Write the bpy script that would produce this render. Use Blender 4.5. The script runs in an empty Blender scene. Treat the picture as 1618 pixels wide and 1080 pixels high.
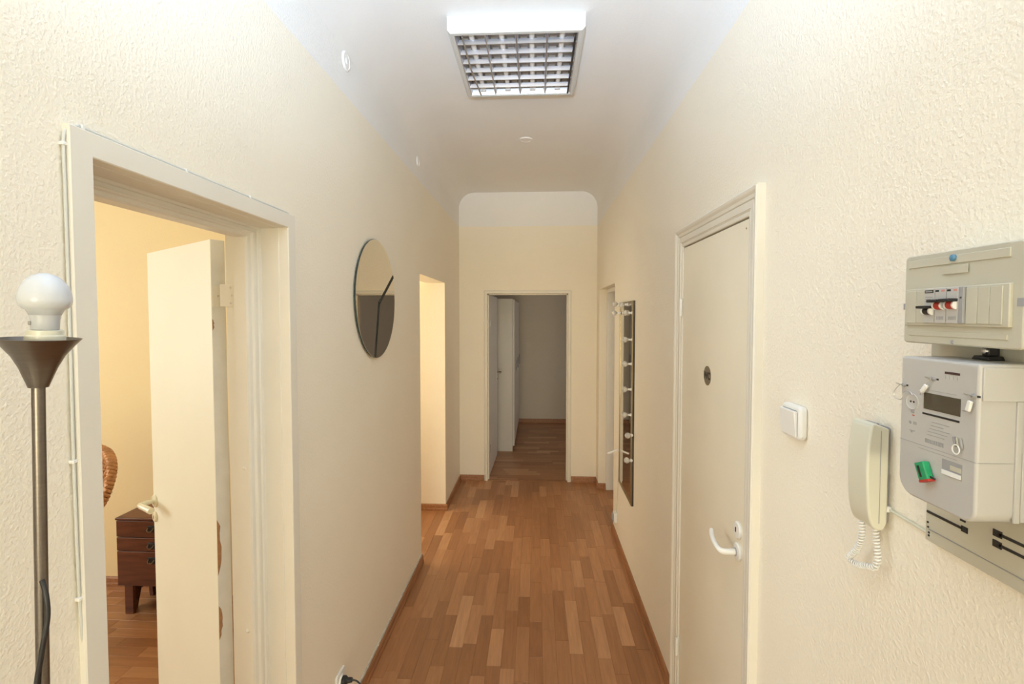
import bpy, bmesh, math, random
from math import sin, cos, pi, radians, atan, sqrt
from mathutils import Vector, Matrix

random.seed(7)
S = bpy.context.scene
COL = S.collection

# ------------------------------------------------------------------ camera
cam_d = bpy.data.cameras.new('camera')
cam = bpy.data.objects.new('camera', cam_d)
COL.objects.link(cam)
cam.location = (0, 0, 1.7)
cam.rotation_euler = (radians(90 - 2.0989), 0, radians(2.8455))
cam_d.sensor_width = 36
cam_d.lens = 764 * 36 / 1618
cam_d.shift_y = -13 / 1618
cam_d.clip_start = 0.02
S.camera = cam

# ------------------------------------------------------------------ world, daylight, exposure
W = bpy.data.worlds.new('sky')
S.world = W
W.use_nodes = True
W.node_tree.nodes['Background'].inputs[0].default_value = (0.72, 0.85, 1.0, 1)
W.node_tree.nodes['Background'].inputs[1].default_value = 0.8


def daylight(name, loc, rot, sx, sy, power, color):
    d = bpy.data.lights.new(name, 'AREA')
    d.shape = 'RECTANGLE'
    d.size, d.size_y, d.energy, d.color = sx, sy, power, color
    o = bpy.data.objects.new(name, d)
    o.location, o.rotation_euler = loc, rot
    COL.objects.link(o)


# bedroom and passage window daylight, plus invented fill at entrance and far room
daylight('entrance_fill_light', (-0.1, -8.14, 0.68), (radians(90), 0, 0), 3.0, 1.25, 280, (1.0, 0.885, 0.61))  # invented low window light, set far back to lift the hall
daylight('bedroom_window_daylight', (-4.36, 1.1, 1.65), (radians(90), 0, radians(-90)), 1.6, 1.5, 53, (0.95, 1.0, 0.93))
daylight('passage_window_daylight', (-2.03, 3.62, 1.6), (radians(90), 0, radians(-90)), 0.8, 1.3, 20, (1.0, 0.84, 0.56))
daylight('far_room_fill_light', (2.68, 6.4, 1.6), (radians(90), 0, radians(90)), 1.0, 1.2, 8, (1.0, 0.93, 0.86))  # invented window light, added to brighten the far room
SPOT_POWER, SPOT_COLOR = 365, (0.59, 0.765, 1.0)      # added spot standing in for a flash bounced off the ceiling (built last)

S.view_settings.view_transform = 'Standard'
S.view_settings.look = 'None'
S.view_settings.exposure = 0.12
S.view_settings.gamma = 1.0
S.view_settings.use_curve_mapping = False
S.cycles.adaptive_threshold = 0.025
S.cycles.diffuse_bounces = 7
S.cycles.max_bounces = 12

# ------------------------------------------------------------------ materials
MATS = {}


def nodes_of(name):
    m = bpy.data.materials.new(name)
    m.use_nodes = True
    nt = m.node_tree
    return m, nt, nt.nodes['Principled BSDF']


def add_bump(nt, bsdf, scale, strength, dist=0.002, detail=3, coord='Object', stretch=None):
    tc = nt.nodes.new('ShaderNodeTexCoord')
    n = nt.nodes.new('ShaderNodeTexNoise')
    n.inputs['Scale'].default_value = scale
    n.inputs['Detail'].default_value = detail
    b = nt.nodes.new('ShaderNodeBump')
    b.inputs['Strength'].default_value = strength
    b.inputs['Distance'].default_value = dist
    src = tc.outputs[coord]
    if stretch:
        mp = nt.nodes.new('ShaderNodeMapping')
        mp.inputs['Scale'].default_value = stretch
        nt.links.new(src, mp.inputs[0])
        src = mp.outputs[0]
    nt.links.new(src, n.inputs['Vector'])
    nt.links.new(n.outputs['Fac'], b.inputs['Height'])
    nt.links.new(b.outputs[0], bsdf.inputs['Normal'])
    return n


def mat(name, col, rough=0.5, metal=0.0, bump=None, var=0.04, vscale=6.0, spec=0.5, coat=0.0, transmission=0.0, stretch=None):
    if name in MATS:
        return MATS[name]
    m, nt, p = nodes_of(name)
    p.inputs['Roughness'].default_value = rough
    p.inputs['Metallic'].default_value = metal
    p.inputs['Specular IOR Level'].default_value = spec
    p.inputs['Coat Weight'].default_value = coat
    p.inputs['Transmission Weight'].default_value = transmission
    c = Vector(col)
    if var > 0:
        tc = nt.nodes.new('ShaderNodeTexCoord')
        n = nt.nodes.new('ShaderNodeTexNoise')
        n.inputs['Scale'].default_value = vscale
        n.inputs['Detail'].default_value = 4
        r = nt.nodes.new('ShaderNodeValToRGB')
        r.color_ramp.elements[0].position = 0.3
        r.color_ramp.elements[1].position = 0.7
        r.color_ramp.elements[0].color = (*(c * (1 - var)), 1)
        r.color_ramp.elements[1].color = (*[min(1, x * (1 + var)) for x in c], 1)
        src = tc.outputs['Object']
        if stretch:
            mp = nt.nodes.new('ShaderNodeMapping')
            mp.inputs['Scale'].default_value = stretch
            nt.links.new(src, mp.inputs[0])
            src = mp.outputs[0]
        nt.links.new(src, n.inputs['Vector'])
        nt.links.new(n.outputs['Fac'], r.inputs[0])
        nt.links.new(r.outputs[0], p.inputs['Base Color'])
    else:
        p.inputs['Base Color'].default_value = (*c, 1)
    if bump:
        add_bump(nt, p, bump[0], bump[1], bump[2] if len(bump) > 2 else 0.002, stretch=stretch)
    MATS[name] = m
    return m


def wall_paint(name, low, high, line=2.612, bump=0.45):
    """rough-cast paint: cream below the painted line, white above it"""
    m, nt, p = nodes_of(name)
    p.inputs['Roughness'].default_value = 0.62
    p.inputs['Specular IOR Level'].default_value = 0.35
    g = nt.nodes.new('ShaderNodeNewGeometry')
    sep = nt.nodes.new('ShaderNodeSeparateXYZ')
    nt.links.new(g.outputs['Position'], sep.inputs[0])
    n0 = nt.nodes.new('ShaderNodeTexNoise')
    n0.inputs['Scale'].default_value = 9
    nt.links.new(g.outputs['Position'], n0.inputs['Vector'])
    ma = nt.nodes.new('ShaderNodeMath')
    ma.operation = 'MULTIPLY_ADD'
    ma.inputs[1].default_value = 0.008
    nt.links.new(n0.outputs['Fac'], ma.inputs[0])
    nt.links.new(sep.outputs['Z'], ma.inputs[2])
    gt = nt.nodes.new('ShaderNodeMath')
    gt.operation = 'GREATER_THAN'
    gt.inputs[1].default_value = line
    nt.links.new(ma.outputs[0], gt.inputs[0])
    mx = nt.nodes.new('ShaderNodeMix')
    mx.data_type = 'RGBA'
    mx.inputs['A'].default_value = (*low, 1)
    mx.inputs['B'].default_value = (*high, 1)
    nt.links.new(gt.outputs[0], mx.inputs['Factor'])
    # faint patchiness of hand rolled paint
    n1 = nt.nodes.new('ShaderNodeTexNoise')
    n1.inputs['Scale'].default_value = 2.2
    n1.inputs['Detail'].default_value = 5
    nt.links.new(g.outputs['Position'], n1.inputs['Vector'])
    mr = nt.nodes.new('ShaderNodeMapRange')
    mr.inputs['To Min'].default_value = 0.965
    mr.inputs['To Max'].default_value = 1.035
    nt.links.new(n1.outputs['Fac'], mr.inputs['Value'])
    mu = nt.nodes.new('ShaderNodeMix')
    mu.data_type = 'RGBA'
    mu.blend_type = 'MULTIPLY'
    mu.inputs['Factor'].default_value = 1
    nt.links.new(mx.outputs['Result'], mu.inputs['A'])
    nt.links.new(mr.outputs[0], mu.inputs['B'])
    nt.links.new(mu.outputs['Result'], p.inputs['Base Color'])
    n2 = nt.nodes.new('ShaderNodeTexNoise')
    n2.inputs['Scale'].default_value = 135
    n2.inputs['Detail'].default_value = 3
    n2.inputs['Roughness'].default_value = 0.55
    nt.links.new(g.outputs['Position'], n2.inputs['Vector'])
    cr = nt.nodes.new('ShaderNodeMapRange')
    cr.inputs['From Min'].default_value = 0.42
    cr.inputs['From Max'].default_value = 0.68
    nt.links.new(n2.outputs['Fac'], cr.inputs['Value'])
    b = nt.nodes.new('ShaderNodeBump')
    b.inputs['Strength'].default_value = bump
    b.inputs['Distance'].default_value = 0.0016
    nt.links.new(cr.outputs[0], b.inputs['Height'])
    nt.links.new(b.outputs[0], p.inputs['Normal'])
    MATS[name] = m
    return m


def plank_mat(name, use_attr):
    """oak laminate strip: tone per strip, grain along the strip's own Y"""
    m, nt, p = nodes_of(name)
    p.inputs['Roughness'].default_value = 0.36
    p.inputs['Specular IOR Level'].default_value = 0.5
    if use_attr:
        a = nt.nodes.new('ShaderNodeAttribute')
        a.attribute_name = 'tone'
        rnd = a.outputs['Fac']
    else:
        oi = nt.nodes.new('ShaderNodeObjectInfo')
        rnd = oi.outputs['Random']
    ramp = nt.nodes.new('ShaderNodeValToRGB')
    els = ramp.color_ramp.elements
    els[0].position, els[0].color = 0.0, (0.325, 0.143, 0.060, 1)
    els[1].position, els[1].color = 1.0, (0.585, 0.32, 0.165, 1)
    for pos, c in ((0.3, (0.394, 0.181, 0.079, 1)), (0.6, (0.431, 0.204, 0.091, 1)), (0.85, (0.481, 0.237, 0.111, 1))):
        e = els.new(pos)
        e.color = c
    nt.links.new(rnd, ramp.inputs[0])
    tc = nt.nodes.new('ShaderNodeTexCoord')
    mp = nt.nodes.new('ShaderNodeMapping')
    mp.inputs['Scale'].default_value = (60, 4.5, 20)
    nt.links.new(tc.outputs['Object'], mp.inputs[0])
    off = nt.nodes.new('ShaderNodeVectorMath')
    off.operation = 'ADD'
    sc = nt.nodes.new('ShaderNodeMath')
    sc.operation = 'MULTIPLY'
    sc.inputs[1].default_value = 91.0
    nt.links.new(rnd, sc.inputs[0])
    nt.links.new(mp.outputs[0], off.inputs[0])
    nt.links.new(sc.outputs[0], off.inputs[1])
    n = nt.nodes.new('ShaderNodeTexNoise')
    n.inputs['Scale'].default_value = 1.0
    n.inputs['Detail'].default_value = 5
    n.inputs['Distortion'].default_value = 0.8
    nt.links.new(off.outputs[0], n.inputs['Vector'])
    mr = nt.nodes.new('ShaderNodeMapRange')
    mr.inputs['From Min'].default_value = 0.3
    mr.inputs['From Max'].default_value = 0.7
    mr.inputs['To Min'].default_value = 0.86
    mr.inputs['To Max'].default_value = 1.1
    nt.links.new(n.outputs['Fac'], mr.inputs['Value'])
    mu = nt.nodes.new('ShaderNodeMix')
    mu.data_type = 'RGBA'
    mu.blend_type = 'MULTIPLY'
    mu.inputs['Factor'].default_value = 1
    nt.links.new(ramp.outputs[0], mu.inputs['A'])
    nt.links.new(mr.outputs[0], mu.inputs['B'])
    nt.links.new(mu.outputs['Result'], p.inputs['Base Color'])
    MATS[name] = m
    return m


CREAM = (0.885, 0.83, 0.715)
WHITE = (0.85, 0.845, 0.835)
M_WALL = wall_paint('cream_roughcast_paint', CREAM, WHITE)
M_WALL2 = wall_paint('yellow_room_paint', (0.88, 0.735, 0.45), (0.88, 0.735, 0.45), bump=0.25)
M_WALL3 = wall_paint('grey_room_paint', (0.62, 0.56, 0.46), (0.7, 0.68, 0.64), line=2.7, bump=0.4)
M_CEIL = wall_paint('white_ceiling_paint', WHITE, WHITE, line=9.0, bump=0.16)
M_TRIM = mat('cream_gloss_paint', (0.77, 0.74, 0.66), 0.42, bump=(40, 0.06), var=0.02, vscale=5)
M_TRIMW = mat('white_gloss_paint', (0.80, 0.79, 0.76), 0.35, bump=(40, 0.06), var=0.02, vscale=5)
M_DOOR = mat('ivory_door_paint', (0.85, 0.80, 0.665), 0.42, bump=(60, 0.05), var=0.035, vscale=3)
M_LEAF = mat('cream_door_paint', (0.88, 0.87, 0.76), 0.45, bump=(60, 0.05), var=0.02, vscale=3)
M_LEAFEDGE = mat('grey_white_door_edge', (0.72, 0.71, 0.67), 0.5, var=0.05, vscale=14)
M_CHIP = mat('bare_wood_chip', (0.36, 0.19, 0.09), 0.7, var=0.2, vscale=50)
M_BASE = mat('oak_baseboard', (0.34, 0.155, 0.07), 0.42, bump=(30, 0.1), var=0.22, vscale=8, stretch=(6, 0.6, 6))
M_GLUE = mat('grey_sealant', (0.55, 0.53, 0.48), 0.6, var=0.15, vscale=40)
M_PLASTIC = mat('white_plastic', (0.82, 0.82, 0.80), 0.32, var=0.0)
M_PLW = mat('cream_plastic', (0.68, 0.67, 0.56), 0.3, var=0.02)
M_BEIGE = mat('beige_box_plastic', (0.53, 0.51, 0.42), 0.38, var=0.02, vscale=12)
M_GREY = mat('pale_grey_plastic', (0.50, 0.49, 0.475), 0.4, var=0.015)
M_GREYD = mat('mid_grey_plastic', (0.33, 0.33, 0.34), 0.45, var=0.03)
M_DARK = mat('black_plastic', (0.018, 0.018, 0.02), 0.38, var=0.0)
M_INK = mat('black_ink', (0.018, 0.017, 0.016), 0.6, var=0.0)
M_INKG = mat('grey_ink', (0.34, 0.34, 0.34), 0.6, var=0.0)
M_RED = mat('red_plastic', (0.45, 0.04, 0.03), 0.4, var=0.0)
M_GREEN = mat('green_plastic', (0.02, 0.33, 0.14), 0.25, var=0.1, vscale=80)
M_BLUE = mat('blue_plastic', (0.09, 0.24, 0.38), 0.4, var=0.0)
M_STEEL = mat('brushed_nickel', (0.19, 0.168, 0.148), 0.33, metal=1.0, bump=(60, 0.05), var=0.06, vscale=30, stretch=(1, 1, 12))
M_CHROME = mat('zinc_metal', (0.62, 0.62, 0.60), 0.3, metal=1.0, var=0.0)
M_ALU = mat('satin_aluminium_louvre', (0.62, 0.62, 0.66), 0.30, metal=0.85, var=0.0)
M_ALUD = mat('dull_aluminium_reflector', (0.40, 0.375, 0.345), 0.4, metal=0.7, var=0.05)
M_LUM = mat('white_enamel', (0.62, 0.63, 0.62), 0.3, var=0.0)
M_TUBE = mat('unlit_tube_glass', (0.82, 0.80, 0.76), 0.25, var=0.0)
M_MIRROR = mat('mirror_silvering', (0.74, 0.71, 0.64), 0.015, metal=1.0, var=0.0)
M_GLASSEDGE = mat('dark_green_glass_edge', (0.035, 0.06, 0.055), 0.15, var=0.0)
M_SEAM = mat('dark_mirror_seam', (0.008, 0.012, 0.012), 0.6, var=0.0)
M_GILT = mat('dull_gilt_frame', (0.42, 0.34, 0.20), 0.3, metal=0.8, var=0.05)
M_BULBC = mat('clear_bulb_plastic', (0.80, 0.78, 0.74), 0.12, var=0.0, transmission=0.55)
M_BULB = mat('frosted_bulb', (0.60, 0.63, 0.68), 0.22, var=0.0)
M_BULBN = mat('bulb_collar_white', (0.52, 0.54, 0.58), 0.3, var=0.0)
M_WIRE = mat('grey_white_cable', (0.62, 0.63, 0.60), 0.45, var=0.03)
M_WOOD = mat('dark_mahogany', (0.115, 0.036, 0.017), 0.32, bump=(20, 0.1), var=0.35, vscale=5, stretch=(1, 6, 8))
M_WICK = mat('honey_wicker', (0.58, 0.30, 0.14), 0.5, var=0.25, vscale=30)
M_WICKD = mat('wicker_backing', (0.30, 0.14, 0.06), 0.7, var=0.2, vscale=40)
M_WARD = mat('white_laminate', (0.66, 0.63, 0.58), 0.4, var=0.0)
M_SIGN = mat('brushed_sign_metal', (0.26, 0.22, 0.17), 0.42, metal=0.55, var=0.06, vscale=60)
M_LCD = mat('lcd_glass', (0.075, 0.062, 0.042), 0.25, var=0.0)
M_PLANK = plank_mat('oak_laminate_strip', False)
M_PLANKS = plank_mat('oak_laminate_field', True)
M_SUB = mat('underlay', (0.10, 0.045, 0.02), 0.8, var=0.0)

# ------------------------------------------------------------------ mesh helpers
WLOC = {}


class MB:
    def __init__(s):
        s.v, s.f = [], []

    def add(s, vs, fs):
        n = len(s.v)
        s.v += [tuple(map(float, q)) for q in vs]
        s.f += [tuple(n + i for i in q) for q in fs]
        return s

    def box(s, x0, x1, y0, y1, z0, z1):
        return s.add([(x, y, z) for x in (x0, x1) for y in (y0, y1) for z in (z0, z1)],
                     [(0, 1, 3, 2), (4, 6, 7, 5), (0, 4, 5, 1), (2, 3, 7, 6), (0, 2, 6, 4), (1, 5, 7, 3)])

    def obox(s, c, u, v, w, hu, hv, hw):
        c, u, v, w = Vector(c), Vector(u).normalized(), Vector(v).normalized(), Vector(w).normalized()
        return s.add([c + u * a * hu + v * b * hv + w * d * hw for a in (-1, 1) for b in (-1, 1) for d in (-1, 1)],
                     [(0, 1, 3, 2), (4, 6, 7, 5), (0, 4, 5, 1), (2, 3, 7, 6), (0, 2, 6, 4), (1, 5, 7, 3)])

    def lathe(s, prof, origin, axis=(0, 0, 1), n=24, closed=True):
        """prof: (radius, height along axis); capped at both ends"""
        o, ax = Vector(origin), Vector(axis).normalized()
        t = Vector((1, 0, 0)) if abs(ax.x) < 0.9 else Vector((0, 1, 0))
        a = ax.cross(t).normalized()
        b = ax.cross(a)
        vs, fs = [], []
        for r, h in prof:
            for k in range(n):
                th = 2 * pi * k / n
                vs.append(o + ax * h + (a * cos(th) + b * sin(th)) * max(r, 1e-5))
        for i in range(len(prof) - 1):
            for k in range(n):
                k2 = (k + 1) % n
                fs.append((i * n + k, i * n + k2, (i + 1) * n + k2, (i + 1) * n + k))
        if closed:
            fs.append(tuple(range(n)))
            fs.append(tuple(range((len(prof) - 1) * n, len(prof) * n)))
        return s.add(vs, fs)

    def cyl(s, p0, p1, r0, r1=None, n=16):
        p0, p1 = Vector(p0), Vector(p1)
        r1 = r0 if r1 is None else r1
        return s.lathe([(r0, 0), (r1, (p1 - p0).length)], p0, p1 - p0, n)

    def tube(s, pts, r, n=8, closed=False):
        pts = [Vector(p) for p in pts]
        m = len(pts)
        vs, fs = [], []
        prev = None
        for i, p in enumerate(pts):
            if closed:
                d = pts[(i + 1) % m] - pts[i - 1]
            else:
                d = pts[min(i + 1, m - 1)] - pts[max(i - 1, 0)]
            d = d.normalized()
            if prev is None:
                t = Vector((0, 0, 1)) if abs(d.z) < 0.9 else Vector((1, 0, 0))
                a = d.cross(t).normalized()
            else:
                a = (prev - d * prev.dot(d)).normalized()
            prev = a
            b = d.cross(a)
            rr = r[i] if isinstance(r, (list, tuple)) else r
            for k in range(n):
                th = 2 * pi * k / n
                vs.append(p + (a * cos(th) + b * sin(th)) * rr)
        for i in range(m if closed else m - 1):
            j = (i + 1) % m
            for k in range(n):
                k2 = (k + 1) % n
                fs.append((i * n + k, i * n + k2, j * n + k2, j * n + k))
        if not closed:
            fs.append(tuple(range(n)))
            fs.append(tuple(range((m - 1) * n, m * n)))
        return s.add(vs, fs)

    def prism(s, poly, axis, t0, t1):
        def pt(a, b, t):
            return {'x': (t, a, b), 'y': (a, t, b), 'z': (a, b, t)}[axis]
        n = len(poly)
        vs = [pt(a, b, t0) for a, b in poly] + [pt(a, b, t1) for a, b in poly]
        fs = [tuple(range(n)), tuple(range(n, 2 * n))] + [(i, (i + 1) % n, n + (i + 1) % n, n + i) for i in range(n)]
        return s.add(vs, fs)

    def build(s, name, m, parent=None, bevel=0.0, seg=2, ang=40, smooth=35, recalc=True, mats=None, fmat=None):
        vs = [Vector(q) for q in s.v]
        lo = Vector([min(q[i] for q in vs) for i in range(3)])
        hi = Vector([max(q[i] for q in vs) for i in range(3)])
        c = Vector(((lo.x + hi.x) / 2, (lo.y + hi.y) / 2, lo.z))
        me = bpy.data.meshes.new(name)
        me.from_pydata([q - c for q in vs], [], s.f)
        if recalc:
            bm = bmesh.new()
            bm.from_mesh(me)
            bmesh.ops.recalc_face_normals(bm, faces=bm.faces)
            bm.to_mesh(me)
            bm.free()
        me.polygons.foreach_set('use_smooth', [True] * len(me.polygons))
        me.set_sharp_from_angle(angle=radians(smooth))
        me.materials.append(m)
        for mm in (mats or []):
            me.materials.append(mm)
        if fmat:
            for i, k in fmat.items():
                me.polygons[i].material_index = k
        o = bpy.data.objects.new(name, me)
        COL.objects.link(o)
        o.location = c
        WLOC[o] = c
        if parent is not None:
            adopt(o, parent)
        if bevel > 0:
            b = o.modifiers.new('bevel', 'BEVEL')
            b.width, b.segments, b.limit_method, b.angle_limit = bevel, seg, 'ANGLE', radians(ang)
            b.harden_normals = False
        return o


def adopt(o, parent):
    o.parent = parent
    o.matrix_parent_inverse = Matrix.Translation(-WLOC[parent])


def empty(name, loc, label, cat, kind=None, group=None):
    o = bpy.data.objects.new(name, None)
    o.empty_display_size = 0.05
    COL.objects.link(o)
    o.location = loc
    WLOC[o] = Vector(loc)
    return tag(o, label, cat, kind, group)


def tag(o, label, cat, kind=None, group=None):
    o['label'], o['category'] = label, cat
    if kind:
        o['kind'] = kind
    if group:
        o['group'] = group
    return o


def rrect(a0, a1, b0, b1, r, n=6):
    rs = r if isinstance(r, (list, tuple)) else [r] * 4      # (a0,b0) (a1,b0) (a1,b1) (a0,b1)
    out = []
    for (cx, cy, q, t0) in ((a0, b0, rs[0], 180), (a1, b0, rs[1], 270), (a1, b1, rs[2], 0), (a0, b1, rs[3], 90)):
        ox = cx + q if cx == a0 else cx - q
        oy = cy + q if cy == b0 else cy - q
        if q <= 0:
            out.append((cx, cy))
            continue
        for k in range(n + 1):
            th = radians(t0 + 90 * k / n)
            out.append((ox + q * cos(th), oy + q * sin(th)))
    return out


def spline(pts, per=6):
    P = [Vector(p) for p in pts]
    out = []
    for i in range(len(P) - 1):
        p0, p1, p2, p3 = P[max(i - 1, 0)], P[i], P[i + 1], P[min(i + 2, len(P) - 1)]
        for k in range(per):
            t = k / per
            out.append(0.5 * (2 * p1 + (p2 - p0) * t + (2 * p0 - 5 * p1 + 4 * p2 - p3) * t * t + (3 * p1 - p0 - 3 * p2 + p3) * t ** 3))
    out.append(P[-1])
    return out


def text_mesh(txt, size, m, name, parent, origin, right, up, depth=0.0004):
    cu = bpy.data.curves.new(name, 'FONT')
    cu.body, cu.size, cu.extrude = txt, size, depth
    cu.align_x, cu.align_y = 'CENTER', 'CENTER'
    cu.offset = size * 0.028
    tmp = bpy.data.objects.new(name, cu)
    COL.objects.link(tmp)
    bpy.context.view_layer.update()
    me = bpy.data.meshes.new_from_object(tmp.evaluated_get(bpy.context.evaluated_depsgraph_get()))
    bpy.data.objects.remove(tmp)
    r, u = Vector(right).normalized(), Vector(up).normalized()
    w = r.cross(u)
    for v in me.vertices:
        v.co = r * v.co.x + u * v.co.y + w * v.co.z
    me.materials.clear()
    me.materials.append(m)
    o = bpy.data.objects.new(name, me)
    COL.objects.link(o)
    o.location = origin
    WLOC[o] = Vector(origin)
    adopt(o, parent)
    return o


# ------------------------------------------------------------------ the shell
XL, XR = -0.786, 0.614          # hall side faces of the long walls
XLB = -0.95                     # bedroom side of the left wall
YE = 4.93                       # end wall
ZC = 2.95                       # ceiling
YB = -0.2                       # the hall opens into the entrance room here, behind the camera
YW = -8.0                       # window wall of the invented entrance room, set far back to even the light


def wall_x(name, x0, x1, y0, y1, holes, m, label, z1=ZC + 0.1):
    """wall standing along Y; holes = (ya, yb, za, zb)"""
    b = MB()
    ys = y0
    for ya, yb, za, zb in sorted(holes):
        b.box(x0, x1, ys, ya, 0, z1)
        if za > 0:
            b.box(x0, x1, ya, yb, 0, za)
        b.box(x0, x1, ya, yb, zb, z1)
        ys = yb
    b.box(x0, x1, ys, y1, 0, z1)
    return tag(b.build(name, m, recalc=True), label, 'wall', 'structure')


def wall_y(name, y0, y1, x0, x1, holes, m, label, z1=ZC + 0.1):
    b = MB()
    xs = x0
    for xa, xb, za, zb in sorted(holes):
        b.box(xs, xa, y0, y1, 0, z1)
        if za > 0:
            b.box(xa, xb, y0, y1, 0, za)
        b.box(xa, xb, y0, y1, zb, z1)
        xs = xb
    b.box(xs, x1, y0, y1, 0, z1)
    return tag(b.build(name, m), label, 'wall', 'structure')


DL0, DL1, DLT = 0.820, 1.486, 1.976         # left doorway reveal
N0, N1, NT = 3.243, 4.141, 1.985            # opening to the side passage
WC0, WC1, WCT = 1.414, 2.032, 1.983         # toilet door
RD0, RD1, RDT = 3.812, 4.742, 1.957         # recessed doorway on the right
E0, E1, ET = -0.497, 0.324, 1.928           # end doorway

wall_x('wall_left', XLB, XL, YB, YE, [(DL0 - 0.012, DL1 + 0.012, 0, DLT + 0.012), (N0, N1, 0, NT)], M_WALL,
       'long cream rough-painted hall wall with the round mirror')
wall_x('wall_right', XR, XR + 0.30, YB, YE, [(WC0 - 0.012, WC1 + 0.012, 0, WCT + 0.012), (RD0, RD1, 0, RDT)], M_WALL,
       'long cream rough-painted hall wall carrying the electricity meter')
wall_y('wall_end', YE, YE + 0.12, -1.0, 2.75, [(E0 - 0.012, E1 + 0.012, 0, ET + 0.012)], M_WALL,
       'cream end wall of the hall around the dark doorway')
wall_y('wall_back', YW - 0.15, YW, -2.35, 2.15, [(-1.6, 1.4, 0.05, 2.5)], M_CEIL,
       'white entrance room wall with an invented wide window behind the camera')
wall_x('wall_entrance_left', -2.35, -2.2, YW, YB, [], M_CEIL, 'white wall of the entrance room, left of the camera')
wall_x('wall_entrance_right', 2.0, 2.15, YW, YB, [], M_CEIL, 'white wall of the entrance room, right of the camera')
wall_y('wall_entrance_front_left', YB - 0.15, YB, -2.35, XL, [], M_CEIL, 'white return wall left of the hall mouth')
wall_y('wall_entrance_front_right', YB - 0.15, YB, XR, 2.15, [], M_CEIL, 'white return wall right of the hall mouth')
b = MB().box(-2.35, 2.15, YW - 0.15, YB, ZC, ZC + 0.12)
tag(b.build('ceiling_entrance', M_CEIL), 'white ceiling of the entrance room behind the camera', 'ceiling', 'structure')
# bedroom on the left
wall_y('wall_bedroom_back', 2.87, 3.0, -4.4, XLB, [], M_WALL2, 'warm yellow wall behind the chest of drawers')
wall_x('wall_bedroom_left', -4.4, -4.25, 0.0, 2.87, [(0.3, 1.9, 0.9, 2.4)], M_WALL2, 'yellow wall with the window at the far side of the bedroom')
wall_y('wall_bedroom_near', -0.15, 0.0, -4.4, XLB, [], M_WALL2, 'yellow bedroom wall opposite the chest of drawers')
b = MB().box(-2.13, XLB, 2.80, 2.87, 0, ZC)
tag(b.build('wall_chimney_breast', M_WALL2), 'shallow yellow chimney breast behind the open bedroom door', 'wall', 'structure')
# side passage
wall_y('wall_passage_far', N1, N1 + 0.14, -2.85, XLB, [], M_WALL, 'bright cream wall inside the side passage')
wall_x('wall_passage_left', -2.10, -1.95, 3.0, N1, [(3.2, 4.05, 0.9, 2.3)], M_WALL, 'cream wall with window closing the side passage')
# far room
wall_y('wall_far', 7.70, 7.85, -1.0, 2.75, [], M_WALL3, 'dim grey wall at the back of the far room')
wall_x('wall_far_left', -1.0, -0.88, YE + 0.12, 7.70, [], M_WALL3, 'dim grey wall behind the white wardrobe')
wall_x('wall_far_right', 2.6, 2.75, YE + 0.12, 7.70, [(5.9, 6.9, 0.9, 2.1)], M_WALL3, 'dim grey wall with an invented window in the far room')
# toilet and right-hand room are closed boxes behind their doors
b = MB().box(1.3, 1.4, 1.0, YE, 0, ZC).box(XR + 0.3, 1.4, 0.9, 1.0, 0, ZC)
tag(b.build('wall_toilet_back', M_WALL3), 'unseen wall behind the toilet door', 'wall', 'structure')

# hall ceiling with coved edges
R = 0.16
prof = []
for k in range(11):
    th = pi - (pi / 2) * k / 10
    prof.append((XL + R + R * cos(th), ZC - R + R * sin(th)))
for k in range(11):
    th = pi / 2 - (pi / 2) * k / 10
    prof.append((XR - R + R * cos(th), ZC - R + R * sin(th)))
poly = prof + [(XR, ZC + 0.12), (XL, ZC + 0.12)]
b = MB().prism(poly, 'y', YB, YE)
tag(b.build('ceiling', M_CEIL, smooth=30), 'white coved hall ceiling', 'ceiling', 'structure')
b = MB().box(-4.4, XLB, -0.15, 3.0, ZC, ZC + 0.12)
tag(b.build('ceiling_bedroom', M_CEIL), 'white bedroom ceiling', 'ceiling', 'structure')
b = MB().box(-2.85, XLB, 3.0, N1 + 0.14, ZC, ZC + 0.12)
tag(b.build('ceiling_passage', M_CEIL), 'white ceiling of the side passage', 'ceiling', 'structure')
b = MB().box(-1.0, 2.75, YE, 7.85, ZC, ZC + 0.12)
tag(b.build('ceiling_far', M_CEIL), 'white ceiling of the dim far room', 'ceiling', 'structure')
b = MB().box(XR, 1.4, 0.9, YE, ZC + 0.1, ZC + 0.2)
tag(b.build('ceiling_toilet', M_CEIL), 'ceiling over the closed rooms on the right', 'ceiling', 'structure')


# windows for the room lights; entrance and far room ones are invented (all outside the photograph)
def window(n, axis, c, a0, a1, z0, z1, t, label):
    e = empty('window_%d' % n, (c, (a0 + a1) / 2, z0) if axis == 'x' else ((a0 + a1) / 2, c, z0), label, 'window', 'structure')
    w = 0.05
    for (p0, p1, q0, q1) in ((a0, a1, z0, z0 + w), (a0, a1, z1 - w, z1), (a0, a0 + w, z0 + w, z1 - w), (a1 - w, a1, z0 + w, z1 - w),
                             ((a0 + a1) / 2 - w / 2, (a0 + a1) / 2 + w / 2, z0 + w, z1 - w)):
        b = MB()
        if axis == 'x':
            b.box(c - t, c + t, p0, p1, q0, q1)
        else:
            b.box(p0, p1, c - t, c + t, q0, q1)
        b.build('window_frame', M_TRIMW, e)


window(1, 'y', YW - 0.05, -1.6, 1.4, 0.05, 2.5, 0.02, 'invented wide white framed window behind the camera')
window(2, 'x', -4.31, 0.3, 1.9, 0.9, 2.4, 0.02, 'white framed bedroom window')
window(3, 'x', -2.0, 3.2, 4.05, 0.9, 2.3, 0.02, 'white framed window of the side passage')
window(4, 'x', 2.65, 5.9, 6.9, 0.9, 2.1, 0.02, 'invented white framed window of the far room')

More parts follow.
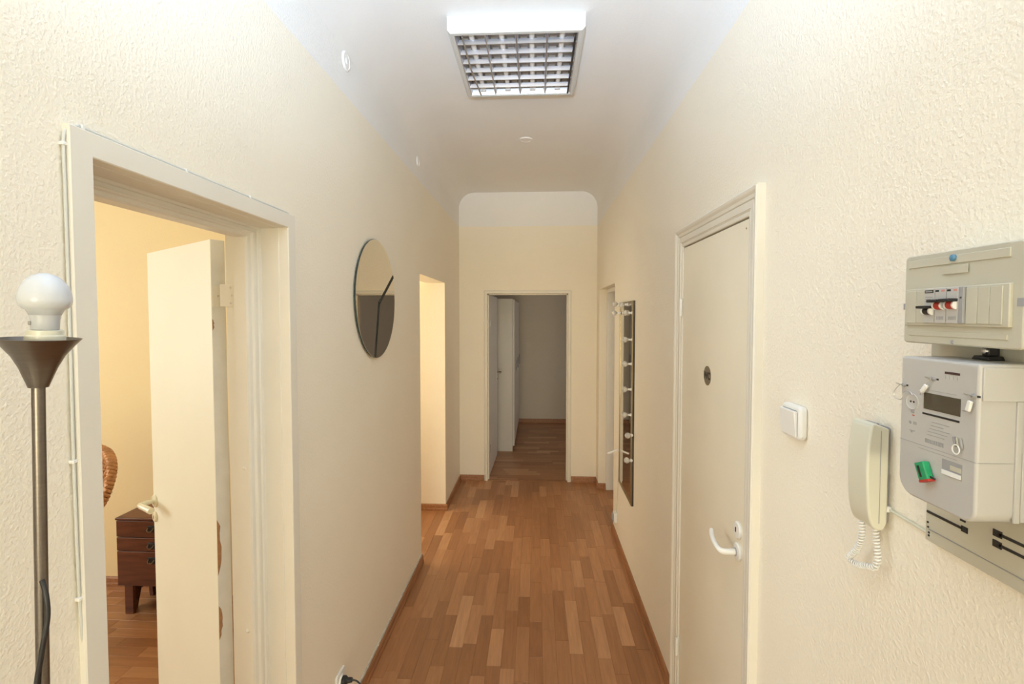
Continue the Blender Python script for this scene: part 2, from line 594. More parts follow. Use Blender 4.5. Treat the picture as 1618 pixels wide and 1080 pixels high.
# ------------------------------------------------------------------ floor of laminate strips
floor = tag(MB().box(-4.4, 2.75, -8.15, 7.85, -0.06, -0.006).build('floor', M_SUB),
            'brown oak laminate strip floor', 'floor', 'structure')
PW, LENS = 0.0685, (0.28, 0.34, 0.40, 0.46)
planks = []          # (x, y, along, length, width, visible)


def lay(x0, x1, y0, y1, along, vis):
    if along == 'y':
        a0, a1, b0, b1 = x0, x1, y0, y1
    else:
        a0, a1, b0, b1 = y0, y1, x0, x1
    a = a0
    while a < a1 - 0.004:
        w = min(PW, a1 - a)
        t = b0 - random.random() * 0.4
        while t < b1:
            ln = random.choice(LENS)
            s0, s1 = max(t, b0), min(t + ln, b1)
            if s1 - s0 > 0.01:
                cx, cy = (a + w / 2, (s0 + s1) / 2) if along == 'y' else ((s0 + s1) / 2, a + w / 2)
                planks.append((cx, cy, along, s1 - s0, w, vis(cx, cy)))
            t += ln
        a += PW


lay(XL, XR, YB - 0.15, YE, 'y', lambda x, y: y > 1.95)
b = MB().box(-2.2, 2.0, YW, YB - 0.151, -0.005, 0.0)
tag(b.build('floor_entrance', mat('pale_bounce_floor', (0.72, 0.70, 0.66), 0.5, var=0.05)), 'unseen pale floor of the entrance room, added to bounce light', 'floor', 'structure')  # unseen floor made pale to throw light up into the hall
lay(-1.95, XL, N0, N1, 'y', lambda x, y: x > -1.25 and y > 3.4)
lay(-1.95, XLB, 3.0, N0, 'y', lambda x, y: False)
lay(XR, 0.765, RD0, RD1, 'y', lambda x, y: x < 0.70 and y > 4.3)
lay(E0, E1, YE, YE + 0.12, 'x', lambda x, y: True)
lay(-4.25, XLB, 0.0, 2.87, 'x', lambda x, y: -2.95 < x < -1.75 and y > 2.05)
lay(XLB, XL, DL0, DL1, 'x', lambda x, y: False)
lay(-0.88, 2.6, YE + 0.12, 7.70, 'x', lambda x, y: False)
vis = sorted([p for p in planks if p[5]], key=lambda p: -(p[3] * p[4]) / (p[0] ** 2 + p[1] ** 2 + 2.9) ** 1.2)
solo, rest = vis[:296], vis[296:] + [p for p in planks if not p[5]]
PM = {}


def plank_mesh(ln, w):
    k = (round(ln, 2), round(w, 3))
    if k not in PM:
        g = 0.0004
        hx, hy = k[1] / 2 - g, k[0] / 2 - g
        e = 0.0008
        me = bpy.data.meshes.new('plank')
        me.from_pydata([(-hx, -hy, -0.006), (hx, -hy, -0.006), (hx, hy, -0.006), (-hx, hy, -0.006),
                        (-hx, -hy, -e), (hx, -hy, -e), (hx, hy, -e), (-hx, hy, -e),
                        (-hx + e, -hy + e, 0), (hx - e, -hy + e, 0), (hx - e, hy - e, 0), (-hx + e, hy - e, 0)], [],
                       [(3, 2, 1, 0), (0, 1, 5, 4), (1, 2, 6, 5), (2, 3, 7, 6), (3, 0, 4, 7),
                        (4, 5, 9, 8), (5, 6, 10, 9), (6, 7, 11, 10), (7, 4, 8, 11), (8, 9, 10, 11)])
        me.materials.append(M_PLANK)
        PM[k] = me
    return PM[k]


for (x, y, al, ln, w, _) in solo:
    o = bpy.data.objects.new('plank', plank_mesh(ln, w))
    COL.objects.link(o)
    o.location = (x, y, 0)
    if al == 'x':
        o.rotation_euler = (0, 0, pi / 2)
    WLOC[o] = Vector((x, y, 0))
    adopt(o, floor)
for al in ('y', 'x'):
    vs, fs, tones = [], [], []
    for (x, y, a, ln, w, _) in rest:
        if a != al:
            continue
        hx, hy = w / 2 - 0.0004, ln / 2 - 0.0004
        n = len(vs)
        vs += [((x if al == 'y' else y) + dx, (y if al == 'y' else -x) + dy, z) for z in (-0.006, 0) for dx, dy in ((-hx, -hy), (hx, -hy), (hx, hy), (-hx, hy))]
        fs += [(n + 4, n + 5, n + 6, n + 7), (n, n + 1, n + 5, n + 4), (n + 1, n + 2, n + 6, n + 5), (n + 2, n + 3, n + 7, n + 6), (n + 3, n, n + 4, n + 7)]
        tones += [random.random()] * 5
    me = bpy.data.meshes.new('plank_field')
    me.from_pydata(vs, [], fs)
    at = me.attributes.new('tone', 'FLOAT', 'FACE')
    at.data.foreach_set('value', tones)
    me.materials.append(M_PLANKS)
    o = bpy.data.objects.new('plank_field', me)
    COL.objects.link(o)
    if al == 'x':       # local axes were swapped so that the grain follows the strip
        o.rotation_euler = (0, 0, pi / 2)
    WLOC[o] = Vector((0, 0, 0))
    adopt(o, floor)
    o['kind'] = 'stuff'


# ------------------------------------------------------------------ baseboards
def baseboard(name, p0, p1, nrm, label, h=0.058, t=0.016):
    """p0-p1 along the wall foot, nrm = direction into the room"""
    p0, p1, n = Vector((*p0, 0)), Vector((*p1, 0)), Vector((*nrm, 0))
    pr = [(0, 0), (t, 0), (t, h * 0.30), (t * 0.82, h * 0.42), (t * 0.78, h * 0.86), (t * 0.5, h), (0, h)]
    m = len(pr)
    vs = [p0 + n * a + Vector((0, 0, z)) for a, z in pr] + [p1 + n * a + Vector((0, 0, z)) for a, z in pr]
    fs = [tuple(range(m)), tuple(range(m, 2 * m))] + [(i, (i + 1) % m, m + (i + 1) % m, m + i) for i in range(m)]
    b = MB().add(vs, fs)
    return tag(b.build(name, M_BASE, smooth=20), label, 'baseboard', 'structure')


bl = baseboard('baseboard_left', (XL, DL1 + 0.056), (XL, N0), (1, 0), 'brown wooden baseboard under the round mirror')
b = MB()
b.box(XL, XL + 0.006, DL1 + 0.056, N0, 0.058, 0.068)
b.build('sealant_line', M_GLUE, bl)
for y in (1.95, 2.14, 2.3, 2.52, 2.75, 3.05):
    MB().lathe([(0.0, -0.004), (0.004, -0.001), (0.004, 0.001), (0.0, 0.004)], (XL + 0.006, y + random.uniform(-.03, .03), 0.066), (1, 0, 0), 8).build('sealant_blob', M_PLASTIC, bl)
baseboard('baseboard_left_far', (XL, N1), (XL, YE), (1, 0), 'short brown baseboard between side passage and end wall')
baseboard('baseboard_passage', (-1.95, N1), (XL + 0.016, N1), (0, -1), 'brown baseboard at the foot of the bright passage wall')
baseboard('baseboard_end_left', (XL, YE), (E0 - 0.037, YE), (0, -1), 'brown baseboard piece left of the end doorway')
baseboard('baseboard_end_right', (E1 + 0.037, YE), (XR, YE), (0, -1), 'brown baseboard piece right of the end doorway')
baseboard('baseboard_right_far', (XR, RD1), (XR, YE), (-1, 0), 'stub of brown baseboard in the right far corner')
baseboard('baseboard_recess', (XR - 0.016, RD1), (0.685, RD1), (0, -1), 'brown baseboard inside the recessed doorway')
baseboard('baseboard_right', (XR, WC1 + 0.075), (XR, RD0), (-1, 0), 'brown baseboard from toilet door to recessed doorway')
baseboard('baseboard_far', (-0.27, 7.70), (2.6, 7.70), (0, -1), 'brown baseboard at the back of the dim far room')
baseboard('baseboard_bedroom', (-4.25, 2.87), (-2.13, 2.87), (0, -1), 'brown baseboard of the yellow bedroom wall')


# ------------------------------------------------------------------ door casings
def casing(parent, mapf, a0, a1, zt, prof, m, name='casing_board', z0=0.0, bevel=0.0, head=1.0):
    """three mitred boards round an opening; prof = (outward offset, proud distance), closed loop"""
    n = len(prof)
    for side in ('near', 'top', 'far'):
        vs = []
        for st in (0, 1):
            for w, d in prof:
                wz = w * head if w < 0 else w
                if side == 'near':
                    a, z = a0 - w, (z0 if st == 0 else zt + wz)
                elif side == 'far':
                    a, z = a1 + w, (z0 if st == 0 else zt + wz)
                else:
                    a, z = (a0 - w if st == 0 else a1 + w), zt + wz
                vs.append(mapf(a, z, d))
        fs = [tuple(range(n)), tuple(range(n, 2 * n))] + [(i, (i + 1) % n, n + (i + 1) % n, n + i) for i in range(n)]
        MB().add(vs, fs).build(name, m, parent, smooth=25, bevel=bevel)


def left_map(a, z, d):
    return (XL + d, a, z)


def right_map(a, z, d):
    return (XR - d, a, z)


def end_map(a, z, d):
    return (a, YE - d, z)


# ------------------------------------------------------------------ door 1: open bedroom door on the left
d1 = empty('door_1', (-0.87, 1.17, 0), 'open cream bedroom door with flat casing, beside the floor lamp', 'door', 'structure')
casing(d1, left_map, DL0, DL1, DLT, [(0.0, -0.02), (0.0, 0.010), (0.002, 0.012), (0.042, 0.012), (0.044, 0.010), (0.044, 0.0), (0.012, 0.0), (0.012, -0.02)], M_TRIM)
# deep wooden lining: stepped profile, then the frame proper
lining = [(0.0, -0.018), (-0.003, -0.020), (-0.003, -0.074), (-0.012, -0.077), (-0.014, -0.082), (-0.026, -0.084), (-0.029, -0.079), (-0.035, -0.081),
          (-0.038, -0.088), (-0.050, -0.090), (-0.055, -0.095), (-0.055, -0.133), (-0.043, -0.134), (-0.043, -0.164), (0.012, -0.164), (0.012, -0.018)]
casing(d1, left_map, DL0, DL1, DLT, lining, M_TRIM, 'frame_lining', head=0.66)
for z in (1.231, 0.718):
    MB().lathe([(0.006, 0), (0.005, 0.002), (0.002, 0.003)], (-0.897, DL1 - 0.055, z), (0, -1, 0), 12).build('screw_cap', M_TRIM, d1)
# the leaf, swung into the bedroom
hc, fc = Vector((-1.0169, 1.4700, 0)), Vector((-1.4905, 1.7916, 0))
u = (fc - hc).normalized()
nrm = Vector((-u.y, u.x, 0))
if nrm.y > 0:
    nrm = -nrm
TH, LZ0, LZ1 = 0.042, 0.012, 1.940
LW = (fc - hc).length
mid = (hc + fc) / 2 - nrm * TH / 2
bb = MB().obox(mid + Vector((0, 0, (LZ0 + LZ1) / 2)), u, nrm, (0, 0, 1), LW / 2, TH / 2, (LZ1 - LZ0) / 2)
leaf = bb.build('door_leaf', M_LEAF, d1, bevel=0.0012)
# painted hinge edge strip, grey white, with bare wood chips
ec = hc - nrm * TH / 2 - u * 0.0006
MB().obox(ec + Vector((0, 0, (LZ0 + LZ1) / 2)), u, nrm, (0, 0, 1), 0.0008, TH / 2 - 0.001, (LZ1 - LZ0) / 2 - 0.001).build('edge_band', M_LEAFEDGE, leaf)


def chip(z0, z1, wid, seed):
    rr = random.Random(seed)
    pts = []
    k = 9
    for i in range(k):
        t = i / (k - 1)
        pts.append((0.0, z0 + (z1 - z0) * t))
    for i in range(k):
        t = 1 - i / (k - 1)
        wv = wid * (0.55 + 0.45 * rr.random()) * (1 - abs(2 * t - 1) ** 5)
        pts.append((max(wv, 0.0006), z0 + (z1 - z0) * t))
    base = hc - u * 0.0015
    vs, n = [], len(pts)
    for dd in (0, 0.0008):
        vs += [base - nrm * (0.0008 + a) - u * dd + Vector((0, 0, z)) for a, z in pts]
    fs = [tuple(range(n)), tuple(range(n, 2 * n))] + [(i, (i + 1) % n, n + (i + 1) % n, n + i) for i in range(n)]
    o = MB().add(vs, fs).build('bare_chip', M_CHIP, leaf)
    o['label'] = 'bare brown wood showing through the paint'


chip(0.87, 1.05, 0.013, 2)
chip(0.66, 0.77, 0.011, 5)
chip(1.655, 1.69, 0.006, 9)


def rosette(parent, c, axis, r, m, name, hole=True, up=1.0):
    o = MB().lathe([(r, 0), (r, 0.004), (r * 0.86, 0.0075), (r * 0.3, 0.0085)], c, axis, 24).build(name, m, parent)
    if up != 1.0:
        o.scale = (1, 1, up)
    return o


# lever handle and key escutcheon on the face we see
hp = fc - u * 0.022 + Vector((0, 0, 0.985))
M_HND = mat('cream_plastic_handle', (0.80, 0.77, 0.62), 0.25, var=0.0)
ro = rosette(leaf, hp, nrm, 0.024, M_HND, 'handle_rosette')
lev = spline([hp + nrm * 0.006, hp + nrm * 0.035, hp + nrm * 0.052 - u * 0.012, hp + nrm * 0.050 - u * 0.05, hp + nrm * 0.042 - u * 0.095 + Vector((0, 0, -0.004))], 6)
# the lever points back over the leaf on one side; its inner twin sticks out past the free edge
lev2 = spline([hp - nrm * TH, hp - nrm * (TH + 0.03), hp - nrm * (TH + 0.045) - u * 0.01, hp - nrm * (TH + 0.045) - u * 0.09], 6)
out = spline([hp + nrm * 0.006, hp + nrm * 0.030 + u * 0.002, hp + nrm * 0.046 + u * 0.012 + Vector((0, 0, -0.004)), hp + nrm * 0.05 + u * 0.022 + Vector((0, 0, -0.010))], 6)
MB().tube(lev, [0.0085 + 0.0035 * (i / (len(lev) - 1)) for i in range(len(lev))], 12).build('handle_lever', M_HND, leaf, smooth=60)
MB().tube(lev2, 0.0095, 12).build('handle_lever', M_HND, leaf, smooth=60)
kp = hp - Vector((0, 0, 0.062))
rosette(leaf, kp, nrm, 0.020, M_HND, 'key_escutcheon')
MB().obox(kp + nrm * 0.0086, u, nrm, (0, 0, 1), 0.0018, 0.0008, 0.006).build('keyhole', M_DARK, leaf)
# hinges: plates on the leaf edge and on the frame, knuckle between
for zc in (1.763, 0.30):
    h = MB().obox(ec - u * 0.0016 + Vector((0, 0, zc)), u, nrm, (0, 0, 1), 0.0012, TH / 2 - 0.002, 0.034).build('hinge', M_TRIM, leaf, bevel=0.0006)
    kx = Vector((-0.972, 1.463, zc))
    MB().cyl(kx - Vector((0, 0, 0.034)), kx + Vector((0, 0, 0.034)), 0.0062, n=12).build('hinge_knuckle', M_TRIM, h)
    MB().box(-0.968, -0.925, 1.4400, 1.4430, zc - 0.034, zc + 0.034).build('hinge_plate', M_TRIM, h, bevel=0.0006)
    for dx, dz in ((-0.935, 0.024), (-0.931, 0.0), (-0.935, -0.024)):
        MB().lathe([(0.004, 0), (0.003, 0.0012)], (dx, 1.4405, zc + dz), (0, -1, 0), 10).build('screw', M_CHROME, h)
    for dn, dz in ((-0.027, 0.024), (-0.019, 0.0), (-0.027, -0.024)):
        MB().lathe([(0.0035, 0), (0.0025, 0.0012)], hc + nrm * dn - u * 0.0032 + Vector((0, 0, zc + dz)), -u, 10).build('screw', M_CHROME, h)

# ------------------------------------------------------------------ door 2: closed toilet door
d2 = empty('door_2', (XR, 1.757, 0), 'closed ivory toilet door with moulded casing and white lever', 'door', 'structure')
prof2 = [(0.0, -0.05), (0.0, 0.010), (0.003, 0.012), (0.013, 0.0125), (0.0155, 0.0145), (0.0175, 0.0125), (0.0195, 0.0150), (0.038, 0.016), (0.041, 0.0125), (0.044, 0.0165),
         (0.054, 0.018), (0.060, 0.022), (0.064, 0.024), (0.070, 0.025), (0.074, 0.021), (0.074, 0.0), (0.012, 0.0), (0.012, -0.05)]
casing(d2, right_map, WC0, WC1, WCT, prof2, M_TRIM)
lf2 = MB().box(XR - 0.007, XR + 0.033, WC0 + 0.003, WC1 - 0.003, 0.008, WCT - 0.005).build('door_leaf', M_DOOR, d2, bevel=0.001)
for zc in (1.735, 0.303):
    h = MB().cyl((XR - 0.017, WC1 - 0.002, zc - 0.036), (XR - 0.017, WC1 - 0.002, zc - 0.013), 0.0065, n=12) \
        .cyl((XR - 0.017, WC1 - 0.002, zc - 0.0125), (XR - 0.017, WC1 - 0.002, zc + 0.0125), 0.0065, n=12) \
        .cyl((XR - 0.017, WC1 - 0.002, zc + 0.013), (XR - 0.017, WC1 - 0.002, zc + 0.036), 0.0065, n=12).build('hinge', M_TRIMW, lf2)
XD = XR - 0.007
c = (XD, 1.455, 0.995)
rosette(lf2, c, (-1, 0, 0), 0.0265, M_PLASTIC, 'handle_rosette')
MB().lathe([(0.011, 0.008), (0.011, 0.012)], c, (-1, 0, 0), 16).build('handle_collar', M_GREYD, lf2)
lev = spline([(XD - 0.010, 1.455, 0.995), (XD - 0.042, 1.4555, 0.995), (XD - 0.053, 1.466, 0.997), (XD - 0.056, 1.495, 1.003), (XD - 0.052, 1.530, 1.010), (XD - 0.044, 1.556, 1.017)], 6)
MB().tube(lev, [0.0095 - 0.003 * (i / (len(lev) - 1)) for i in range(len(lev))], 12).build('handle_lever', M_PLASTIC, lf2, smooth=60)
c = (XD, 1.457, 1.060)
rosette(lf2, c, (-1, 0, 0), 0.0255, M_PLASTIC, 'key_escutcheon')
MB().box(XD - 0.0098, XD - 0.008, 1.4552, 1.4588, 1.055, 1.069).build('keyhole', M_DARK, lf2)
MB().lathe([(0.0035, 0), (0.002, 0.001)], (XD, 1.44, 1.953), (-1, 0, 0), 8).build('nail_head', M_CHIP, lf2)

# toilet sign
sg = empty('toilet_sign', (XD, 1.739, 1.454), 'round brushed metal WC sign on the ivory toilet door', 'sign')
MB().lathe([(0.0345, 0), (0.0345, 0.001), (0.034, 0.0014)], (XD, 1.739, 1.489), (-1, 0, 0), 40).build('disc', M_SIGN, sg)
text_mesh('WC', 0.0355, M_INK, 'lettering', sg, (XD - 0.0016, 1.739, 1.488), (0, -1, 0), (0, 0, 1))

# ------------------------------------------------------------------ door 3: recessed door on the right
d3 = empty('door_3', (0.74, 4.28, 0), 'white framed door set back in the right wall beyond the lit mirror', 'door', 'structure')
MB().box(0.686, 0.764, RD0, RD0 + 0.035, 0, RDT).build('frame_jamb', M_TRIMW, d3, bevel=0.002)
MB().box(0.686, 0.764, RD1 - 0.035, RD1, 0, RDT).build('frame_jamb', M_TRIMW, d3, bevel=0.002)
MB().box(0.686, 0.764, RD0 + 0.035, RD1 - 0.035, RDT - 0.035, RDT).build('frame_head', M_TRIMW, d3, bevel=0.002)
lf3 = MB().box(0.755, 0.795, RD0 + 0.02, RD1 - 0.037, 0.008, RDT - 0.037).build('door_leaf', M_TRIMW, d3, bevel=0.001)
c = (0.755, RD0 + 0.10, 1.0)
rosette(lf3, c, (-1, 0, 0), 0.024, M_CHROME, 'handle_rosette')
MB().tube(spline([(0.748, RD0 + 0.10, 1.0), (0.715, RD0 + 0.10, 1.0), (0.707, RD0 + 0.115, 1.0), (0.709, RD0 + 0.21, 1.0)], 5), 0.008, 10).build('handle_lever', M_CHROME, lf3, smooth=60)

# ------------------------------------------------------------------ door 4: end doorway and its open leaf
d4 = empty('door_4', (-0.086, YE, 0), 'open white door leaf and thin casing at the dark end doorway', 'door', 'structure')
casing(d4, end_map, E0, E1, ET, [(0.0, -0.125), (0.0, 0.008), (0.003, 0.011), (0.024, 0.011), (0.028, 0.006), (0.033, 0.005), (0.036, 0.002), (0.036, 0.0), (0.012, 0.0), (0.012, -0.125)], M_TRIM, 'casing_board')
MB().box(E0, E0 + 0.012, YE + 0.03, YE + 0.10, 0, ET).build('frame_stop', M_TRIM, d4)
MB().box(E1 - 0.012, E1, YE + 0.03, YE + 0.10, 0, ET).build('frame_stop', M_TRIM, d4)
MB().box(E0, E1, YE + 0.03, YE + 0.10, ET - 0.012, ET).build('frame_stop', M_TRIM, d4)
p0, p1 = Vector((-0.488, 5.065, 0)), Vector((-0.470, 5.845, 0))
u4 = (p1 - p0).normalized()
n4 = Vector((u4.y, -u4.x, 0))
lf4 = MB().obox((p0 + p1) / 2 - n4 * 0.02 + Vector((0, 0, 0.967)), u4, n4, (0, 0, 1), (p1 - p0).length / 2, 0.02, 0.957).build('door_leaf', M_TRIMW, d4, bevel=0.0015)
M_BRZ = mat('dark_bronze_handle', (0.20, 0.15, 0.10), 0.35, metal=0.8, var=0.0)
hp4 = p1 - u4 * 0.06 + Vector((0, 0, 1.03))
MB().obox(hp4 - Vector((0, 0, 0.04)) + n4 * 0.003, u4, n4, (0, 0, 1), 0.019, 0.004, 0.075).build('handle_plate', M_TRIMW, lf4, bevel=0.002)
MB().tube(spline([hp4 + n4 * 0.005, hp4 + n4 * 0.045, hp4 + n4 * 0.052 - u4 * 0.012, hp4 + n4 * 0.05 - u4 * 0.11], 5), 0.0085, 10).build('handle_lever', M_BRZ, lf4, smooth=60)
MB().tube(spline([hp4 - n4 * 0.045, hp4 - n4 * 0.085, hp4 - n4 * 0.092 - u4 * 0.012, hp4 - n4 * 0.09 - u4 * 0.11], 5), 0.0085, 10).build('handle_lever', M_BRZ, lf4, smooth=60)
MB().cyl(hp4 + n4 * 0.005 - Vector((0, 0, 0.085)), hp4 + n4 * 0.012 - Vector((0, 0, 0.085)), 0.008, n=12).build('key_cylinder', M_BRZ, lf4)
for zc in (1.62, 0.30):
    MB().cyl((-0.484, 5.058, zc - 0.04), (-0.484, 5.058, zc + 0.04), 0.007, n=10).build('hinge', M_CHROME, lf4)
th = MB().box(E0, E1, YE + 0.002, YE + 0.03, 0.0, 0.004).build('trim_1', M_BASE, bevel=0.001)
tag(th, 'flat brown threshold strip in the end doorway', 'threshold', 'structure')

# ------------------------------------------------------------------ white wardrobe in the far room
wd = empty('wardrobe', (-0.57, 6.85, 0), 'tall white wardrobe behind the open door in the far room', 'wardrobe')
MB().box(-0.87, -0.292, 6.015, 6.033, 0.0, 1.915).build('side_panel', M_WARD, wd, bevel=0.001)
MB().box(-0.87, -0.292, 7.64, 7.66, 0.0, 1.915).build('side_panel', M_WARD, wd, bevel=0.001)
MB().box(-0.87, -0.292, 6.033, 7.64, 1.897, 1.915).build('top_panel', M_WARD, wd)
MB().box(-0.87, -0.292, 6.033, 7.64, 0.06, 0.078).build('bottom_panel', M_WARD, wd)
MB().box(-0.31, -0.30, 6.033, 7.64, 0.0, 0.06).build('plinth', M_GREYD, wd)
for i in range(3):
    y0 = 6.035 + i * 0.537
    dr = MB().box(-0.290, -0.270, y0 + 0.002, y0 + 0.533, 0.065, 1.905).build('door', M_WARD, wd, bevel=0.001)
    MB().box(-0.270, -0.252, y0 + 0.46, y0 + 0.472, 0.95, 1.10).build('handle', M_GREYD, dr, bevel=0.002)

# ------------------------------------------------------------------ ceiling light
FX0, FX1, FY0, FY1, FZ0, FZ1 = -0.374, 0.202, 2.050, 2.655, 2.880, ZC
cl = empty('ceiling_light', ((FX0 + FX1) / 2, (FY0 + FY1) / 2, FZ0), 'square white ceiling light with a silver louvre grid, switched off', 'light')
ch = 0.016
mx0, mx1, my0, my1 = FX0 + 0.026, FX1 - 0.026, FY0 + 0.02, FY1 - 0.026


def side_panel(poly, axis, t0, t1):
    MB().prism(poly, axis, t0, t1).build('housing_side', M_LUM, cl, smooth=20)


# housing: four sides with chamfered lower edge
vs, fs = [], []
loops = [((FX0, FX1, FY0, FY1), FZ1), ((FX0, FX1, FY0, FY1), FZ0 + ch * 0.8), ((FX0 + ch * 0.8, FX1 - ch * 0.8, FY0 + ch * 0.25, FY1 - ch * 0.8), FZ0), ((mx0, mx1, my0, my1), FZ0), ((mx0, mx1, my0, my1), FZ1 - 0.012)]
for (a0, a1, b0, b1), z in loops:
    vs += [(a0, b0, z), (a1, b0, z), (a1, b1, z), (a0, b1, z)]
for i in range(4):
    for k in range(4):
        fs.append((i * 4 + k, i * 4 + (k + 1) % 4, i * 4 + 4 + (k + 1) % 4, i * 4 + 4 + k))
fs.append((16, 17, 18, 19))
fs.append((0, 1, 2, 3))
MB().add(vs, fs).build('housing', M_LUM, cl, smooth=20)
MB().box(mx0 + 0.001, mx1 - 0.001, my0 + 0.001, my1 - 0.001, FZ1 - 0.016, FZ1 - 0.0125).build('reflector', M_ALUD, cl)
cw = (mx1 - mx0) / 4
NB = 7
pit = (my1 - my0) / NB
# unlit tubes, one above each column, with their rib-like reflector steps
for i in range(4):
    xc = mx0 + cw * (i + 0.5)
    MB().cyl((xc, my0 + 0.01, FZ1 - 0.036), (xc, my1 - 0.01, FZ1 - 0.036), 0.0125, n=14).build('tube', M_TUBE, cl)
    for e in (my0 + 0.002, my1 - 0.022):
        MB().box(xc - 0.014, xc + 0.014, e, e + 0.020, FZ1 - 0.052, FZ1 - 0.016).build('lamp_holder', M_PLASTIC, cl, bevel=0.002)
    for k in range(NB):
        yy = my0 + pit * (k + 0.55)
        for sx in (-1, 1):
            MB().box(xc + sx * 0.036 - 0.015, xc + sx * 0.036 + 0.015, yy - 0.012, yy + 0.012, FZ1 - 0.0165, FZ1 - 0.0158).build('reflector_facet', M_LUM, cl)
# long V blades
for i in range(1, 4):
    xc = mx0 + cw * i
    MB().prism([(xc - 0.009, FZ0 + 0.026), (xc + 0.009, FZ0 + 0.026), (xc + 0.0028, FZ0 + 0.004), (xc - 0.0028, FZ0 + 0.004)], 'y', my0, my1).build('long_blade', M_ALU, cl)
for i, xe in enumerate((mx0, mx1)):
    sgn = 1 if i == 0 else -1
    MB().prism([(xe, FZ0 + 0.044), (xe + sgn * 0.012, FZ0 + 0.044), (xe + sgn * 0.003, FZ0 + 0.004), (xe, FZ0 + 0.004)], 'y', my0, my1).build('long_blade', M_ALU, cl)
# cross blades, one per cell
for i in range(4):
    x0, x1 = mx0 + cw * i + 0.003, mx0 + cw * (i + 1) - 0.003
    for k in range(1, NB):
        yc = my0 + pit * k
        a = [(x0, yc - 0.0025, FZ0 + 0.005), (x0, yc + 0.0025, FZ0 + 0.005), (x1, yc + 0.0025, FZ0 + 0.005), (x1, yc - 0.0025, FZ0 + 0.005)]
        t = [(x0 + 0.006, yc - 0.006, FZ0 + 0.024), (x0 + 0.006, yc + 0.006, FZ0 + 0.024), (x1 - 0.006, yc + 0.006, FZ0 + 0.024), (x1 - 0.006, yc - 0.006, FZ0 + 0.024)]
        MB().add(a + t, [(0, 1, 2, 3), (4, 5, 6, 7), (0, 1, 5, 4), (1, 2, 6, 5), (2, 3, 7, 6), (3, 0, 4, 7)]).build('cross_blade', M_ALU, cl)
yc = my1
for i in range(4):
    x0, x1 = mx0 + cw * i + 0.003, mx0 + cw * (i + 1) - 0.003
    MB().prism([(yc, FZ0 + 0.044), (yc - 0.016, FZ0 + 0.044), (yc - 0.003, FZ0 + 0.004), (yc, FZ0 + 0.004)], 'x', x0, x1).build('end_blade', M_ALUD, cl)
MB().tube([(mx0 + 0.032, my0 + 0.012, FZ0 + 0.003), (mx0 + 0.034, (my0 + my1) / 2, FZ0 + 0.001), (mx0 + 0.052, my1 - 0.005, FZ0 + 0.002)], 0.0038, 8).build('spring_rod', M_ALUD, cl)
MB().box(mx1 - 0.016, mx1 - 0.007, my0 + 0.01, my1 - 0.004, FZ0 + 0.0005, FZ0 + 0.004).build('gap_strip', M_DARK, cl)


# ------------------------------------------------------------------ junction covers
def cover(name, c, axis, r, label, m, ring=True):
    e = empty(name, c, label, 'junction cover', group='round junction box covers')
    MB().lathe([(r, 0), (r, 0.003), (r * 0.93, 0.006), (r * 0.80, 0.007), (r * 0.77, 0.0045), (r * 0.5, 0.0055), (0.001, 0.006)], c, axis, 32).build('cover_plate', m, e, smooth=50)
    if ring:
        cv = Vector(c) + Vector(axis) * 0.005
        MB().lathe([(r * 0.34, 0), (r * 0.34, 0.003), (r * 0.26, 0.004)], cv, axis, 20).build('centre_boss', m, e)
    return e


cover('junction_cover', (XL, 1.996, 2.748), (1, 0, 0), 0.039, 'white round junction cover high on left wall, nearest the camera', M_CEIL)
cover('junction_cover', (XL, 3.212, 2.724), (1, 0, 0), 0.034, 'small round junction cover high on left wall above the side passage', M_CEIL, False)
cover('junction_cover', (-0.075, 3.474, ZC), (0, 0, -1), 0.047, 'round cover on the ceiling beyond the louvred light', M_CEIL, False)

# ------------------------------------------------------------------ round wall mirror
MY, MZ, MR = 2.332, 1.783, 0.287
rm = empty('round_mirror', (XL, MY, MZ - MR), 'round frameless wall mirror with a bent dark line across it', 'mirror')
MB().lathe([(MR - 0.012, 0.0), (MR - 0.012, 0.006)], (XL, MY, MZ), (1, 0, 0), 64).build('backing', M_DARK, rm)
MB().lathe([(MR, 0.006), (MR, 0.0112), (MR - 0.001, 0.0120)], (XL, MY, MZ), (1, 0, 0), 96).build('glass_edge', M_GLASSEDGE, rm)
MB().lathe([(MR - 0.0012, 0.0118), (MR - 0.0012, 0.0124), (MR - 0.003, 0.0128)], (XL, MY, MZ), (1, 0, 0), 96).build('mirror_face', M_MIRROR, rm, smooth=1)
xs = XL + 0.0128
for (a, c2) in (((2.353, 1.762), (2.588, 1.910)), ((2.353, 1.762), (2.288, 1.510))):
    A, B = Vector((xs, *a)), Vector((xs, *c2))
    dv = (B - A).normalized()
    MB().obox((A + B) / 2 + Vector((0.001, 0, 0)), dv, (1, 0, 0), dv.cross(Vector((1, 0, 0))), (B - A).length / 2 + 0.004, 0.001, 0.0085).build('dark_line', M_SEAM, rm)

